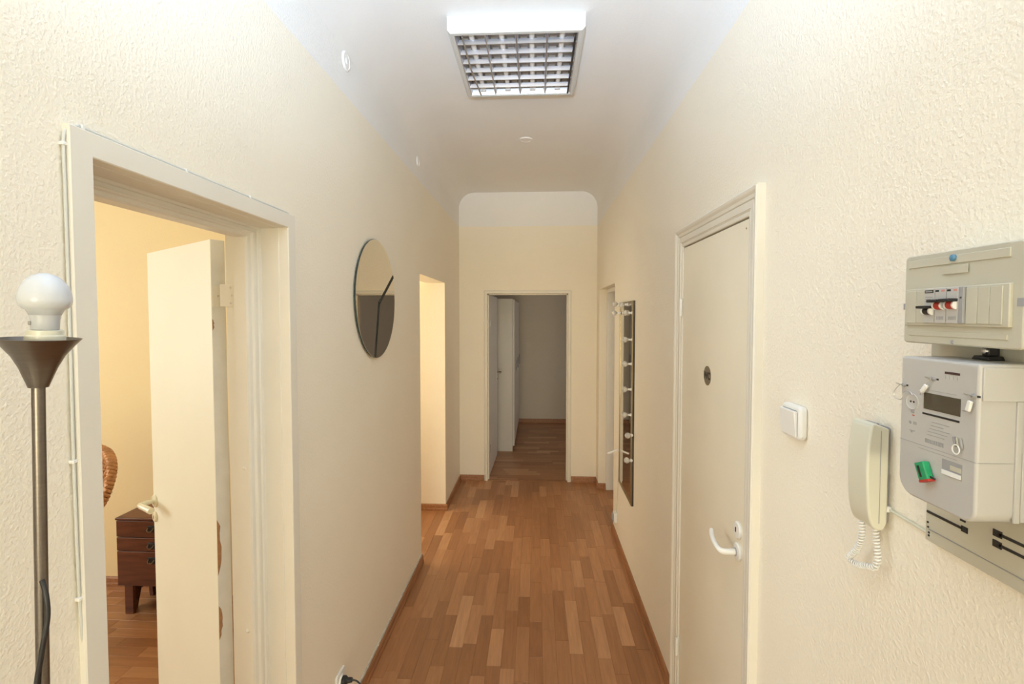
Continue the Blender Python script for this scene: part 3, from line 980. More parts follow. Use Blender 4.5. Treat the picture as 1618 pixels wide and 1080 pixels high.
# ------------------------------------------------------------------ tall bulb mirror on the right wall
V0, V1, VZ0, VZ1 = 3.035, 3.495, 0.503, 1.796
vm = empty('bulb_mirror', (XR, (V0 + V1) / 2, VZ0), 'tall wall mirror edged with small clear round bulbs', 'mirror')
MB().box(XR - 0.011, XR, V0, V1, VZ0, VZ1).build('backing', mat('dark_frame_side', (0.05, 0.035, 0.022), 0.5, var=0.1), vm)
MB().box(XR - 0.0122, XR - 0.011, V0 + 0.030, V1 - 0.014, VZ0 + 0.014, VZ1 - 0.014).build('mirror_face', M_MIRROR, vm)
fr = 0.016
for (a0, a1, z0, z1) in ((V0, V0 + 0.036, VZ0, VZ1), (V1 - fr, V1, VZ0, VZ1), (V0 + 0.036, V1 - fr, VZ0, VZ0 + fr), (V0 + 0.036, V1 - fr, VZ1 - fr, VZ1)):
    MB().box(XR - 0.016, XR - 0.0108, a0, a1, z0, z1).build('frame_bar', M_GILT, vm, bevel=0.002)


def vbulb(y, z, d=(-1, 0, 0), r=0.0185):
    d = Vector(d).normalized()
    c = Vector((XR - 0.015, y, z))
    bs = MB().lathe([(0.011, 0), (0.010, 0.004), (0.0065, 0.008), (0.0065, 0.024)], c, d, 14).build('bulb_base', M_PLASTIC, vm)
    prof = [(0.006, 0.022), (0.008, 0.026)] + [(r * sin(t), 0.044 - r * cos(t)) for t in [0.55 + (pi - 0.56) * k / 10 for k in range(11)]]
    MB().lathe(prof, c, d, 18).build('bulb_globe', M_BULBC, bs, smooth=60)


for z in (1.719, 1.552, 1.400, 1.240, 1.079):
    vbulb(V0 + 0.018, z)
vbulb(V0 + 0.004, 0.954, (-0.55, -0.6, 0.1))
vbulb(V0 + 0.004, 0.794, (-0.6, -0.5, 0.15))
vbulb(3.19, VZ1 - 0.02, (-1, 0, -0.1))
vbulb(3.45, VZ1 - 0.012, (-1, 0, 0))
vbulb(3.47, VZ1 - 0.075, (-1, 0, 0))
# adapter and lead
ad = empty('power_adapter', (XR, 3.62, 0.135), 'small grey adapter at the foot of the wall below the bulb mirror', 'adapter')
MB().box(XR - 0.028, XR - 0.001, 3.60, 3.665, 0.150, 0.222).build('body', M_PLASTIC, ad, bevel=0.004)
MB().box(XR - 0.040, XR - 0.028, 3.615, 3.65, 0.160, 0.210).build('plug_face', M_GREYD, ad, bevel=0.003)
MB().tube(spline([(XR - 0.008, 3.63, 0.222), (XR - 0.006, 3.60, 0.32), (XR - 0.006, 3.565, 0.50), (XR - 0.006, 3.545, 0.62), (XR - 0.007, 3.53, 0.715), (XR - 0.008, 3.497, 0.80)], 6), 0.0028, 8).build('lead', M_PLW, ad)
MB().obox((XR - 0.05, 3.53, 0.712), (-0.9, 0.1, -0.4), (0, 1, 0), (0.4, 0, -0.9), 0.042, 0.005, 0.006).build('dimmer_tab', M_PLASTIC, ad, bevel=0.002)

# ------------------------------------------------------------------ light switch
sw = empty('light_switch', (XR, 1.157, 1.416), 'white rocker light switch beside the toilet door', 'switch')
MB().prism(rrect(1.115, 1.199, 1.416, 1.494, 0.012), 'x', XR, XR - 0.018).build('switch_frame', M_PLASTIC, sw, bevel=0.006, seg=3)
MB().prism(rrect(1.1245, 1.1945, 1.4215, 1.4835, 0.007), 'x', XR - 0.017, XR - 0.0185).build('shadow_gap', M_GREYD, sw)
rk = MB().add([(XR - 0.018, 1.126, 1.422), (XR - 0.018, 1.193, 1.422), (XR - 0.018, 1.193, 1.482), (XR - 0.018, 1.126, 1.482),
               (XR - 0.021, 1.126, 1.422), (XR - 0.021, 1.193, 1.422), (XR - 0.027, 1.193, 1.482), (XR - 0.027, 1.126, 1.482)],
              [(0, 1, 2, 3), (4, 5, 6, 7), (0, 1, 5, 4), (1, 2, 6, 5), (2, 3, 7, 6), (3, 0, 4, 7)])
rk.build('rocker', M_PLASTIC, sw, bevel=0.004, seg=3)

# ------------------------------------------------------------------ intercom handset
ic = empty('intercom', (XR, 0.88, 1.325), 'cream wall intercom handset with a coiled cord below it', 'intercom')
MB().prism(rrect(0.864, 0.902, 1.336, 1.504, [0.012, 0.012, 0.003, 0.003]), 'x', XR, XR - 0.020).build('wall_bracket', M_PLW, ic, bevel=0.003)
MB().prism(rrect(0.8615, 0.9045, 1.3335, 1.5065, [0.014, 0.014, 0.004, 0.004]), 'x', XR - 0.0005, XR - 0.003).build('bracket_shadow_line', M_GREYD, ic)  # grey rim painted as the shadow line behind the bracket
side = [(q.x, q.y) for q in spline([(0.606, 1.342, 0), (0.600, 1.331, 0), (0.588, 1.330, 0), (0.5795, 1.340, 0), (0.5735, 1.365, 0), (0.5705, 1.41, 0), (0.570, 1.45, 0), (0.573, 1.49, 0), (0.577, 1.514, 0)], 5)]
side += [(0.583, 1.5155), (0.606, 1.506)]
hs = MB().prism(side, 'y', 0.853, 0.906).build('handset', M_PLW, ic, bevel=0.006, seg=3, ang=50)
MB().box(0.5915, 0.5923, 0.8524, 0.8535, 1.342, 1.503).build('side_seam', M_GREYD, hs)
MB().box(0.590, 0.597, 0.866, 0.894, 1.5105, 1.513).build('top_slot', M_GREYD, hs)
path = spline([(0.584, 0.884, 1.332), (0.585, 0.886, 1.300), (0.586, 0.899, 1.274), (0.587, 0.921, 1.247), (0.588, 0.901, 1.2455), (0.590, 0.876, 1.255),
               (0.592, 0.860, 1.262), (0.594, 0.857, 1.278), (0.595, 0.862, 1.305), (0.595, 0.868, 1.336)], 10)
# resample evenly, then wind a helix round it
acc = [0]
for i in range(1, len(path)):
    acc.append(acc[-1] + (path[i] - path[i - 1]).length)


def at_len(s):
    for i in range(1, len(path)):
        if acc[i] >= s:
            t = (s - acc[i - 1]) / max(acc[i] - acc[i - 1], 1e-9)
            return path[i - 1].lerp(path[i], t), (path[i] - path[i - 1]).normalized()
    return path[-1], (path[-1] - path[-2]).normalized()


hel = []
turns = acc[-1] / 0.0055
N = int(turns * 10)
for i in range(N + 1):
    s = acc[-1] * i / N
    p, t = at_len(s)
    a = t.cross(Vector((1, 0, 0)))
    a = a.normalized() if a.length > 1e-3 else Vector((0, 1, 0))
    b2 = t.cross(a)
    th = 2 * pi * turns * i / N
    hel.append(p + (a * cos(th) + b2 * sin(th)) * 0.0044)
MB().tube(hel, 0.0015, 6).build('coiled_cord', M_PLASTIC, ic, smooth=60)
wc = empty('intercom_cable', (XR, 0.81, 1.36), 'thin cream cable along the wall from intercom to meter board', 'cable')
MB().tube([(XR - 0.003, 0.868, 1.366), (XR - 0.003, 0.83, 1.3645), (XR - 0.003, 0.80, 1.3635), (XR - 0.003, 0.758, 1.3615)], 0.0026, 8).build('cable_run', M_PLW, wc)
MB().box(XR - 0.009, XR, 0.853, 0.862, 1.361, 1.371).build('clip', M_PLASTIC, wc, bevel=0.0015)

# ------------------------------------------------------------------ meter board
mb = empty('meter_board', (XR, 0.64, 1.357), 'flat beige mounting board with dark slots behind the electricity meter', 'board')
pl = MB().box(0.600, XR, 0.50, 0.7645, 1.357, 1.672).build('panel', M_BEIGE, mb, bevel=0.001)


def slot(y0, y1, z, hh=0.0018, m=M_DARK):
    MB().box(0.5988, 0.6003, y0, y1, z - hh, z + hh).build('slot', m, pl)


slot(0.700, 0.762, 1.4015)
slot(0.692, 0.702, 1.4015, 0.004)
slot(0.52, 0.646, 1.4175)
slot(0.643, 0.655, 1.4175, 0.0045)
slot(0.52, 0.646, 1.4035)
slot(0.643, 0.655, 1.4035, 0.0045)
slot(0.696, 0.704, 1.4135, 0.002)
for y, z in ((0.7600, 1.385), (0.7592, 1.378), (0.7575, 1.370), (0.7575, 1.3655)):
    MB().lathe([(0.0019, 0), (0.0015, 0.0012)], (0.6003, y, z), (-1, 0, 0), 10).build('hole', M_DARK, pl)
MB().box(0.5990, 0.6003, 0.50, 0.7575, 1.3745, 1.3757).build('seam', M_GREYD, pl)

# ------------------------------------------------------------------ fuse box
fb = empty('fuse_box', (XR, 0.665, 1.661), 'beige plastic fuse box with three black-levered breakers above the meter', 'fuse box')
XF = 0.550
bd = MB().prism(rrect(0.574, 0.752, 1.661, 1.787, 0.006), 'x', XR, XF + 0.006).build('body', M_BEIGE, fb, bevel=0.002)
fp = MB().prism(rrect(0.574, 0.752, 1.661, 1.787, 0.006), 'x', XF + 0.0055, XF).build('front_cover', M_BEIGE, fb, bevel=0.002)
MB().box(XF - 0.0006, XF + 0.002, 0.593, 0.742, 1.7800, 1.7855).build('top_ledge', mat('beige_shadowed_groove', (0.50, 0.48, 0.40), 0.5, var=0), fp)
MB().box(XF - 0.0016, XF + 0.002, 0.591, 0.744, 1.7690, 1.7800).build('cover_step', M_BEIGE, fp, bevel=0.0006)
MB().lathe([(0.0045, 0), (0.0045, 0.004), (0.003, 0.005)], (XF, 0.667, 1.7765), (-1, 0, 0), 14).build('blue_screw', M_BLUE, fp)
MB().box(XF - 0.0022, XF - 0.0014, 0.645, 0.684, 1.7555, 1.7665).build('embossed_plate', M_BEIGE, fp, bevel=0.0004)
win = MB().box(XF - 0.0042, XF + 0.001, 0.587, 0.7455, 1.6865, 1.7385).build('breaker_window', M_BEIGE, fb, bevel=0.0012)
for i, y in enumerate((0.7405, 0.724, 0.7075)):
    pass
for y0, y1 in ((0.7225, 0.740), (0.7050, 0.7220), (0.6265, 0.6425), (0.6105, 0.6260), (0.5945, 0.6100)):
    MB().box(XF - 0.0056, XF - 0.004, y0, y1, 1.690, 1.7355).build('blank_strip', M_BEIGE, win, bevel=0.0006)
MB().box(XF - 0.0012, XF + 0.001, 0.592, 0.741, 1.672, 1.6785).build('label_groove', M_BEIGE, fp, bevel=0.0004)
MB().box(XF - 0.001, XF + 0.004, 0.7488, 0.7525, 1.7095, 1.7185).build('clip_slot', M_GREYD, fp)
MB().box(XF - 0.001, XF + 0.004, 0.5735, 0.5815, 1.711, 1.7205).build('clip_slot', M_GREYD, fp)
MB().lathe([(0.003, 0), (0.002, 0.001)], (XF, 0.667, 1.6655), (-1, 0, 0), 10).build('cover_screw', M_GREYD, fp)
XB = XF - 0.0085
for i, (y1, y0, lz, up) in enumerate(((0.7045, 0.6875, 1.7120, False), (0.6865, 0.6690, 1.7200, True), (0.6680, 0.6500, 1.7205, True))):
    br = MB().box(XB, XF + 0.002, y0, y1, 1.6905, 1.7375).build('circuit_breaker', M_GREY, fb, bevel=0.0006)
    yc = (y0 + y1) / 2
    MB().lathe([(0.0056, -0.0045), (0.0056, 0.0045)], (XB, yc, lz - 0.006 if up else lz - 0.005), (0, 1, 0), 16).build('rotor', M_RED if up else M_DARK, br)
    for sy in (-1, 1):
        MB().lathe([(0.0058, -0.0012), (0.0058, 0.0012)], (XB, yc + sy * 0.0060, lz - 0.006 if up else lz - 0.005), (0, 1, 0), 16).build('rotor_cheek', M_PLASTIC, br)
    MB().box(XB - 0.0125, XB + 0.001, y0 + 0.0005, y1 - 0.0005, lz - 0.0018, lz + 0.0022).build('lever', M_DARK, br, bevel=0.0012)
    if not up:
        MB().box(XB - 0.0004, XB + 0.001, y0 + 0.0015, y1 - 0.0010, 1.7315, 1.7355).build('maker_plate', M_INK, br)
        MB().box(XB - 0.0008, XB + 0.001, y0 + 0.003, y1 - 0.003, 1.7328, 1.7342).build('maker_plate_lettering', M_INKG, br)
        for k in range(3):
            MB().box(XB - 0.0003, XB + 0.001, y0 + 0.004 + 0.002 * (k % 2), y1 - 0.002, 1.7195 + k * 0.003, 1.7204 + k * 0.003).build('fine_print', M_INKG, br)
    else:
        MB().box(XB - 0.0003, XB + 0.001, y1 - 0.0065, y1 - 0.001, 1.7325, 1.7350).build('rating_print', M_INK, br)
        MB().box(XB - 0.0003, XB + 0.001, y0 + 0.002, y0 + 0.007, 1.7325, 1.7350).build('red_print', mat('pale_red_ink', (0.6, 0.25, 0.22), 0.6, var=0), br)
        for k in range(5):
            MB().box(XB - 0.0003, XB + 0.001, y0 + 0.003 + k * 0.0024, y0 + 0.0042 + k * 0.0024, 1.6950, 1.6995).build('fine_print', M_INKG, br)
sb = MB().box(XB, XF + 0.002, 0.6430, 0.6495, 1.6905, 1.7375).build('breaker_side_block', M_GREYD, fb, bevel=0.0006)
MB().lathe([(0.0014, 0), (0.001, 0.0006)], (XB, 0.6462, 1.7235), (-1, 0, 0), 8).build('screw_hole', M_DARK, sb)

# ------------------------------------------------------------------ electricity meter
em = empty('electricity_meter', (XR, 0.66, 1.44), 'pale grey electricity meter with a dark display and a green seal', 'meter')
XM = 0.5285
GY0, GY1, GZ0, GZ1 = 0.6015, 0.7245, 1.447, 1.6425
bdm = MB().prism(rrect(GY0, GY1, GZ0, GZ1, [0.016, 0.026, 0.003, 0.003], 8), 'x', 0.5998, XM).build('case', M_GREY, em, bevel=0.0035, seg=3)


def flat(name, y0, y1, z0, z1, m, d=0.0006, parent=None, x=None):
    x = XM if x is None else x
    return MB().box(x - d, x + 0.001, min(y0, y1), max(y0, y1), z0, z1).build(name, m, parent or bdm)


dp = flat('display', 0.6255, 0.682, 1.5745, 1.5965, M_LCD, 0.0008)
flat('display_bar', 0.6265, 0.684, 1.5665, 1.5690, M_DARK)
flat('indicator_strip', 0.628, 0.650, 1.6255, 1.6285, mat('dark_red_strip', (0.06, 0.03, 0.03), 0.3, var=0))
for k in range(4):
    flat('indicator_mark', 0.631 + k * 0.0058, 0.6315 + k * 0.0058, 1.619, 1.6235, M_INKG, 0.0003)
flat('cover_seam', GY0 + 0.001, GY1 - 0.001, 1.5230, 1.5236, M_GREYD, 0.0003)
for y in (0.705, 0.6995):
    MB().lathe([(0.0016, 0), (0.0014, 0.0008)], (XM, y, 1.580), (-1, 0, 0), 12).build('port_hole', M_DARK, bdm)
MB().lathe([(0.0115, 0), (0.0115, 0.0005), (0.0108, 0.0012), (0.0100, 0.0005), (0.0098, 0.0004)], (XM, 0.7025, 1.580), (-1, 0, 0), 28).build('optical_port_ring', M_GREY, bdm)
# printing: illegible fine lines, and the bar code
for k, (y0, y1) in enumerate(((0.641, 0.668), (0.650, 0.670), (0.640, 0.672), (0.644, 0.675), (0.648, 0.676))):
    flat('fine_print', y0, y1, 1.5580 - 0.0045 * k, 1.5587 - 0.0045 * k, M_INKG, 0.0003)
rr = random.Random(3)
y = 0.6485
while y < 0.679:
    w = rr.choice((0.0007, 0.0011, 0.0016))
    flat('barcode_bar', y, y + w, 1.5290, 1.5345, M_INKG, 0.0003)
    y += w + rr.choice((0.0007, 0.0011))
flat('fine_print', 0.632, 0.690, 1.6003, 1.6008, M_INKG, 0.0003)
flat('fine_print', 0.628, 0.690, 1.5185, 1.5190, M_INKG, 0.0003)
flat('brand_mark', 0.697, 0.706, 1.5385, 1.5400, M_INKG, 0.0003)
flat('brand_mark', 0.701, 0.704, 1.5365, 1.5385, M_INKG, 0.0003)
MB().lathe([(0.0024, 0), (0.0022, 0.0004)], (XM, 0.7055, 1.5505), (-1, 0, 0), 16).build('print_mark', M_INKG, bdm)
flat('print_mark', 0.694, 0.700, 1.5485, 1.5525, M_INKG, 0.0003)
flat('print_mark', 0.698, 0.702, 1.5605, 1.5620, M_RED, 0.0003)
MB().lathe([(0.0022, 0), (0.002, 0.002)], (XM, 0.7005, 1.5665), (-1, 0, 0), 12).build('push_button', M_GREYD, bdm)
# recessed connector in the lower cover
MB().prism([(0.6205, 1.4945), (0.6500, 1.4970), (0.6500, 1.5150), (0.6205, 1.5150)], 'x', XM + 0.001, XM - 0.0004).build('port_recess', M_GREYD, bdm)
flat('port_sill', 0.6215, 0.6490, 1.4960, 1.5015, M_PLASTIC, 0.0016)
flat('port_connector', 0.6215, 0.6370, 1.5040, 1.5100, M_BEIGE, 0.0010)
# loose grey clip and white ring hanging from the cover
for k, dy in enumerate((0.0, -0.0045, -0.009)):
    MB().obox((XM - 0.0016, 0.6305 + dy, 1.5420), (0, 0.25, 1), (1, 0, 0), (0, 1, -0.25), 0.0062, 0.0012, 0.0014).build('clip_finger', M_GREYD if k != 1 else M_BEIGE, bdm, bevel=0.0005)
ring = [(XM - 0.0025, 0.6275 + 0.0052 * cos(t), 1.5330 + 0.0058 * sin(t)) for t in [2 * pi * k / 20 for k in range(20)]]
MB().tube(ring, 0.0008, 6, closed=True).build('white_ring', M_PLASTIC, bdm)


# sealing screws with wire loops and tags
def seal(y, z, d, loop, tagp):
    s = MB().lathe([(0.0030, 0), (0.0026, 0.0020), (0.0012, 0.0026)], (XM, y, z), (-1, 0, 0), 12).build('seal_screw', M_GREYD, bdm)
    flat('screw_hole', y - 0.0075, y - 0.0042, z - 0.0012, z + 0.0012, M_DARK, 0.0004)
    MB().obox((XM - 0.004, y + 0.005, z + 0.0006), (0, 1, 0.12), (1, 0, 0), (0, 0, 1), 0.0050, 0.0006, 0.0006).build('seal_pin', M_CHROME, s)
    MB().tube(spline([(XM - q[0], y + q[1], z + q[2]) for q in loop], 6), 0.00055, 6).build('seal_wire', M_CHROME, s, smooth=60)
    if tagp:
        q, v = Vector((XM - tagp[0], y + tagp[1], z + tagp[2])), Vector(tagp[3])
        w = Vector((1, 0, 0)).cross(v)
        MB().obox(q, v, (1, 0, 0), w, 0.0066, 0.0018, 0.0026).build('seal_tag', M_PLASTIC, s, bevel=0.0008)


seal(0.7185, 1.6015, 0, [(0.003, 0.004, 0), (0.006, 0.010, -0.010), (0.006, 0.010, -0.019), (0.004, 0.0, -0.021), (0.003, -0.004, -0.009), (0.002, -0.014, -0.008), (0.002, -0.018, -0.012)], None)
seal(0.6670, 1.6165, 0, [(0.003, 0.003, 0), (0.004, 0.006, -0.006), (0.004, 0.010, -0.012), (0.003, 0.019, -0.024)], (0.004, 0.011, -0.0145, (0, 0.62, -0.78)))
seal(0.6075, 1.6035, 0, [(0.003, -0.003, 0), (0.004, 0.004, -0.008), (0.004, 0.002, -0.018), (0.003, 0.012, -0.020)], (0.004, 0.002, -0.0125, (0, 0.25, -0.97)))
# green plastic seal with red edge
g = MB()
gu, gv = Vector((0, -0.42, -0.91)), Vector((0, -0.91, 0.42))
gc = Vector((XM - 0.005, 0.6725, 1.4910))
gs = MB().obox(gc, gu, gv, (1, 0, 0), 0.0120, 0.0082, 0.0045).build('green_seal', M_GREEN, em, bevel=0.0015)
gs['label'] = 'green plastic seal with a red lower edge'
MB().obox(gc + gu * 0.0125, gu, gv, (1, 0, 0), 0.0016, 0.0086, 0.0046).build('red_edge', M_RED, gs, bevel=0.0006)
MB().obox(gc + gu * 0.0085 - gv * -0.008, (0.3, -1, -0.25), (0, 0.25, -1), (1, 0.3, 0), 0.006, 0.001, 0.001).build('seal_pin', M_DARK, gs)
MB().obox(gc - Vector((0.0048, 0, 0)) + gv * -0.002, gu, gv, (1, 0, 0), 0.0075, 0.0016, 0.0004).build('seal_mark', M_INK, gs)
# near side of the case: raised rib and sunk panels
MB().box(0.5715, 0.5785, GY0 - 0.0022, GY0 + 0.001, GZ0 + 0.004, 1.598).build('side_rib', M_GREY, bdm, bevel=0.001)
MB().box(0.532, 0.5998, GY0 - 0.0022, GY0 + 0.001, 1.598, GZ1 - 0.004).build('side_cap', M_GREY, bdm, bevel=0.001)
MB().box(0.5795, 0.5998, GY0 - 0.0016, GY0 + 0.001, 1.452, 1.536).build('side_panel', M_GREY, bdm, bevel=0.001)
MB().box(0.5935, 0.5998, GY0 - 0.0020, GY0 + 0.001, 1.545, 1.592).build('side_slot', M_DARK, bdm)
MB().box(0.530, 0.5998, GY0 - 0.0004, GY0 + 0.001, 1.5230, 1.5236).build('side_seam', M_GREYD, bdm)
# black sealed cable clamp between fuse box and meter
cc = empty('cable_clamp', (0.592, 0.660, 1.6425), 'black cable clamp with a steel screw between fuse box and meter', 'clamp')
MB().prism([(0.647, 1.6430), (0.674, 1.6430), (0.670, 1.6480), (0.650, 1.6480)], 'x', 0.580, 0.6).build('clamp_foot', M_DARK, cc, bevel=0.001)
MB().box(0.586, 0.6, 0.655, 0.665, 1.648, 1.6605).build('clamp_neck', M_DARK, cc, bevel=0.001)
MB().lathe([(0.0042, 0), (0.0036, 0.0022), (0.001, 0.003)], (0.586, 0.660, 1.6545), (-1, 0, 0), 14).build('steel_screw', M_CHROME, cc)

# ------------------------------------------------------------------ cable round the bedroom door
XC = XL + 0.0105
dc = empty('door_cable', (XC, 1.15, 0), 'thin grey cable clipped around the casing of the bedroom door', 'cable')
pts = [(0.794, 0.10), (0.786, 0.6), (0.784, 1.054), (0.777, 1.15), (0.7740, 1.219), (0.7725, 1.342), (0.7720, 1.463), (0.7728, 1.635), (0.7730, 1.784), (0.7728, 1.909), (0.773, 1.992), (0.781, 2.013), (0.801, 2.0235),
       (0.826, 2.0232), (1.054, 2.0232), (1.291, 2.0235), (1.46, 2.0238), (1.505, 2.019), (1.530, 1.99), (1.5345, 1.94), (1.5345, 1.788), (1.5335, 1.549), (1.5340, 1.29), (1.5335, 1.021), (1.5375, 0.785), (1.5345, 0.5), (1.5345, 0.09)]
MB().tube(spline([(XL + 0.005, y, z) for y, z in pts], 5), 0.0025, 8).build('cable_run', M_WIRE, dc, smooth=60)
for (y, z, vert) in ((0.773, 1.985, 1), (0.806, 2.0235, 0), (1.054, 2.0232, 0), (1.294, 2.0235, 0), (1.500, 2.0200, 0), (1.5325, 1.972, 1), (1.5345, 1.786, 1), (1.5335, 1.548, 1), (0.7728, 1.726, 1), (0.772, 1.454, 1), (0.774, 1.216, 1), (1.5340, 1.276, 1), (1.5335, 1.015, 1), (1.5375, 0.781, 1)):
    hy, hz = (0.0045, 0.003) if vert else (0.003, 0.0045)
    MB().box(XL, XL + 0.009, y - hy, y + hy, z - hz, z + hz).build('cable_clip', M_PLASTIC, dc, bevel=0.0012)

# ------------------------------------------------------------------ wall socket with black plug
so = empty('wall_socket', (XL, 1.845, 0.195), 'white wall socket near the floor under the round mirror', 'socket')
MB().prism(rrect(1.808, 1.888, 0.200, 0.280, 0.010), 'x', XL, XL + 0.010).build('socket_plate', M_PLASTIC, so, bevel=0.003)
MB().lathe([(0.026, 0), (0.0255, 0.006), (0.022, 0.0065)], (XL + 0.009, 1.848, 0.240), (1, 0, 0), 28).build('socket_ring', M_PLASTIC, so)
pg = empty('power_plug', (XL + 0.018, 1.85, 0.20), 'black power plug and cord in the white wall socket', 'plug')
pb = MB().lathe([(0.0185, 0), (0.018, 0.012), (0.011, 0.020), (0.0095, 0.036), (0.006, 0.040)], (XL + 0.0158, 1.848, 0.242), (1, 0.05, 0.1), 20).build('plug_body', M_DARK, pg)
MB().tube(spline([(XL + 0.052, 1.850, 0.246), (XL + 0.075, 1.853, 0.236), (XL + 0.088, 1.853, 0.205), (XL + 0.075, 1.83, 0.12), (XL + 0.05, 1.75, 0.03), (XL + 0.04, 1.62, 0.006), (XL + 0.05, 1.3, 0.006), (XL + 0.07, 0.8, 0.006)], 6), 0.0032, 8).build('cord', M_DARK, pg, smooth=60)

# ------------------------------------------------------------------ floor lamp
LY = 0.58
fl = empty('floor_lamp', (-0.66, LY, 0), 'brushed metal floor lamp with a bare white bulb beside the bedroom door', 'lamp')
top = Vector((-0.6305, LY, 1.610))
foot = Vector((-0.664, LY, 0.03))
ax = (top - foot).normalized()


def on(h):          # point on the lamp axis at height h
    return top + ax * ((h - top.z) / ax.z)


MB().lathe([(0.105, 0), (0.105, 0.010), (0.100, 0.016), (0.03, 0.024), (0.010, 0.030), (0.009, 0.045)], (foot.x, LY, 0), (0, 0, 1), 40).build('base', M_STEEL, fl)
for h0, h1 in ((0.03, 0.60), (0.606, 1.05), (1.056, 1.612)):
    MB().lathe([(0.0068, 0), (0.0068, (on(h1) - on(h0)).length)], on(h0), ax, 20).build('pole', M_STEEL, fl)
for h0 in (0.597, 1.047):
    MB().lathe([(0.0078, 0), (0.0078, 0.012)], on(h0), ax, 20).build('pole_joint', M_STEEL, fl)
axs = Vector((0.05, 0, 1)).normalized()
MB().lathe([(0.0100, 0), (0.0130, 0.009), (0.0185, 0.025), (0.0255, 0.040), (0.0340, 0.052), (0.0415, 0.0615), (0.0408, 0.0618), (0.032, 0.050), (0.018, 0.032), (0.009, 0.012)], top, axs, 48).build('cone_shade', M_STEEL, fl, smooth=50)
bc = top + Vector((0.0115, 0, 0.056))
bax = Vector((0.03, 0, 1)).normalized()
MB().lathe([(0.006, -0.022), (0.012, -0.012), (0.0195, -0.002), (0.0195, 0.009), (0.0178, 0.0105), (0.0178, 0.0155), (0.0168, 0.0165)], bc, bax, 32).build('lamp_socket', M_PLW, fl)
MB().lathe([(0.0120, 0.0160), (0.0137, 0.0175), (0.0140, 0.0285), (0.0152, 0.0355)], bc, bax, 36).build('bulb_collar', M_BULBN, fl, smooth=50)
gl = [(0.0151, 0.0352), (0.0182, 0.0415)]
for k in range(19):
    th = -0.62 + (pi / 2 + 0.615) * k / 18
    gl.append((0.0262 * cos(th), 0.0545 + (0.0335 if th > 0 else 0.0190) * sin(th)))
MB().lathe(gl, bc, bax, 40).build('bulb_globe', M_BULB, fl, smooth=80)
q = bc + bax * 0.0255 + Vector((-0.0085, -0.0113, 0))
MB().obox(q, (1, -0.75, 0), (0.75, 1, 0), (0, 0, 1), 0.0048, 0.0012, 0.0026).build('rating_print', M_INKG, fl, bevel=0.001)
MB().tube(spline([on(1.358) + Vector((0.004, -0.003, 0.004)), on(1.35) + Vector((0.0125, -0.006, -0.006)), on(1.315) + Vector((0.0150, -0.007, 0)), on(1.27) + Vector((0.0095, -0.010, 0)), on(1.2) + Vector((0.001, -0.011, 0)),
                  on(1.0) + Vector((0.001, -0.011, 0)), on(0.5) + Vector((0.002, -0.012, 0)), on(0.06) + Vector((0.01, -0.02, 0)), (foot.x, LY - 0.10, 0.022), (foot.x, LY - 0.16, 0.006), (foot.x, LY - 0.4, 0.005)], 6), 0.0030, 8).build('power_cord', M_DARK, fl, smooth=60)

# ------------------------------------------------------------------ chest of drawers in the bedroom
cd = empty('chest_of_drawers', (-2.15, 2.71, 0), 'small dark mahogany chest of drawers in the yellow bedroom', 'chest')
CX0, CX1, CY0, CY1 = -2.376, -1.96, 2.585, 2.84
MB().box(CX0 + 0.004, CX1 - 0.004, CY0 + 0.018, CY1, 0.165, 0.545).build('carcass', M_WOOD, cd, bevel=0.002)
MB().box(CX0 - 0.004, CX1 + 0.004, CY0 - 0.004, CY1, 0.545, 0.558).build('top', M_WOOD, cd, bevel=0.003)
MB().box(CX0 + 0.01, CX1 - 0.01, CY0 + 0.012, CY1 - 0.02, 0.5575, 0.5590).build('top_inlay', mat('worn_brown_top', (0.20, 0.085, 0.04), 0.5, var=0.2), cd)
for (z0, z1, px, zp) in ((0.449, 0.541, -2.176, 0.499), (0.369, 0.445, -2.176, 0.403), (0.167, 0.365, -2.178, 0.318)):
    dr = MB().box(CX0, CX1, CY0, CY0 + 0.018, z0, z1).build('drawer', M_WOOD, cd, bevel=0.002)
    pu = MB().obox((-2.168, CY0 - 0.003, zp), (1, 0, 0), (0, 1, 0), (0, 0, 1), 0.022, 0.003, 0.018).build('pull_plate', M_DARK, dr, bevel=0.002)
    MB().tube(spline([(-2.184, CY0 - 0.006, zp + 0.006), (-2.182, CY0 - 0.016, zp - 0.004), (-2.168, CY0 - 0.018, zp - 0.012), (-2.154, CY0 - 0.016, zp - 0.004), (-2.152, CY0 - 0.006, zp + 0.006)], 4), 0.003, 8).build('pull_ring', M_BRZ, pu)
for (x0, x1) in ((CX0 + 0.03, CX0 + 0.055), (CX1 - 0.055, CX1 - 0.03)):
    MB().prism([(CY0 + 0.02, 0.165), (CY1 - 0.01, 0.165), (CY1 - 0.01, 0.0), (CY1 - 0.07, 0.0), (CY1 - 0.08, 0.10), (CY0 + 0.10, 0.10), (CY0 + 0.07, 0.0), (CY0 + 0.02, 0.0)], 'x', x0, x1).build('leg_panel', M_WOOD, cd, bevel=0.002)
MB().box(CX0 + 0.035, CX0 + 0.085, CY0 + 0.004, CY0 + 0.022, 0.0, 0.165).build('front_leg', M_WOOD, cd, bevel=0.002)
MB().box(CX1 - 0.085, CX1 - 0.035, CY0 + 0.004, CY0 + 0.022, 0.0, 0.165).build('front_leg', M_WOOD, cd, bevel=0.002)

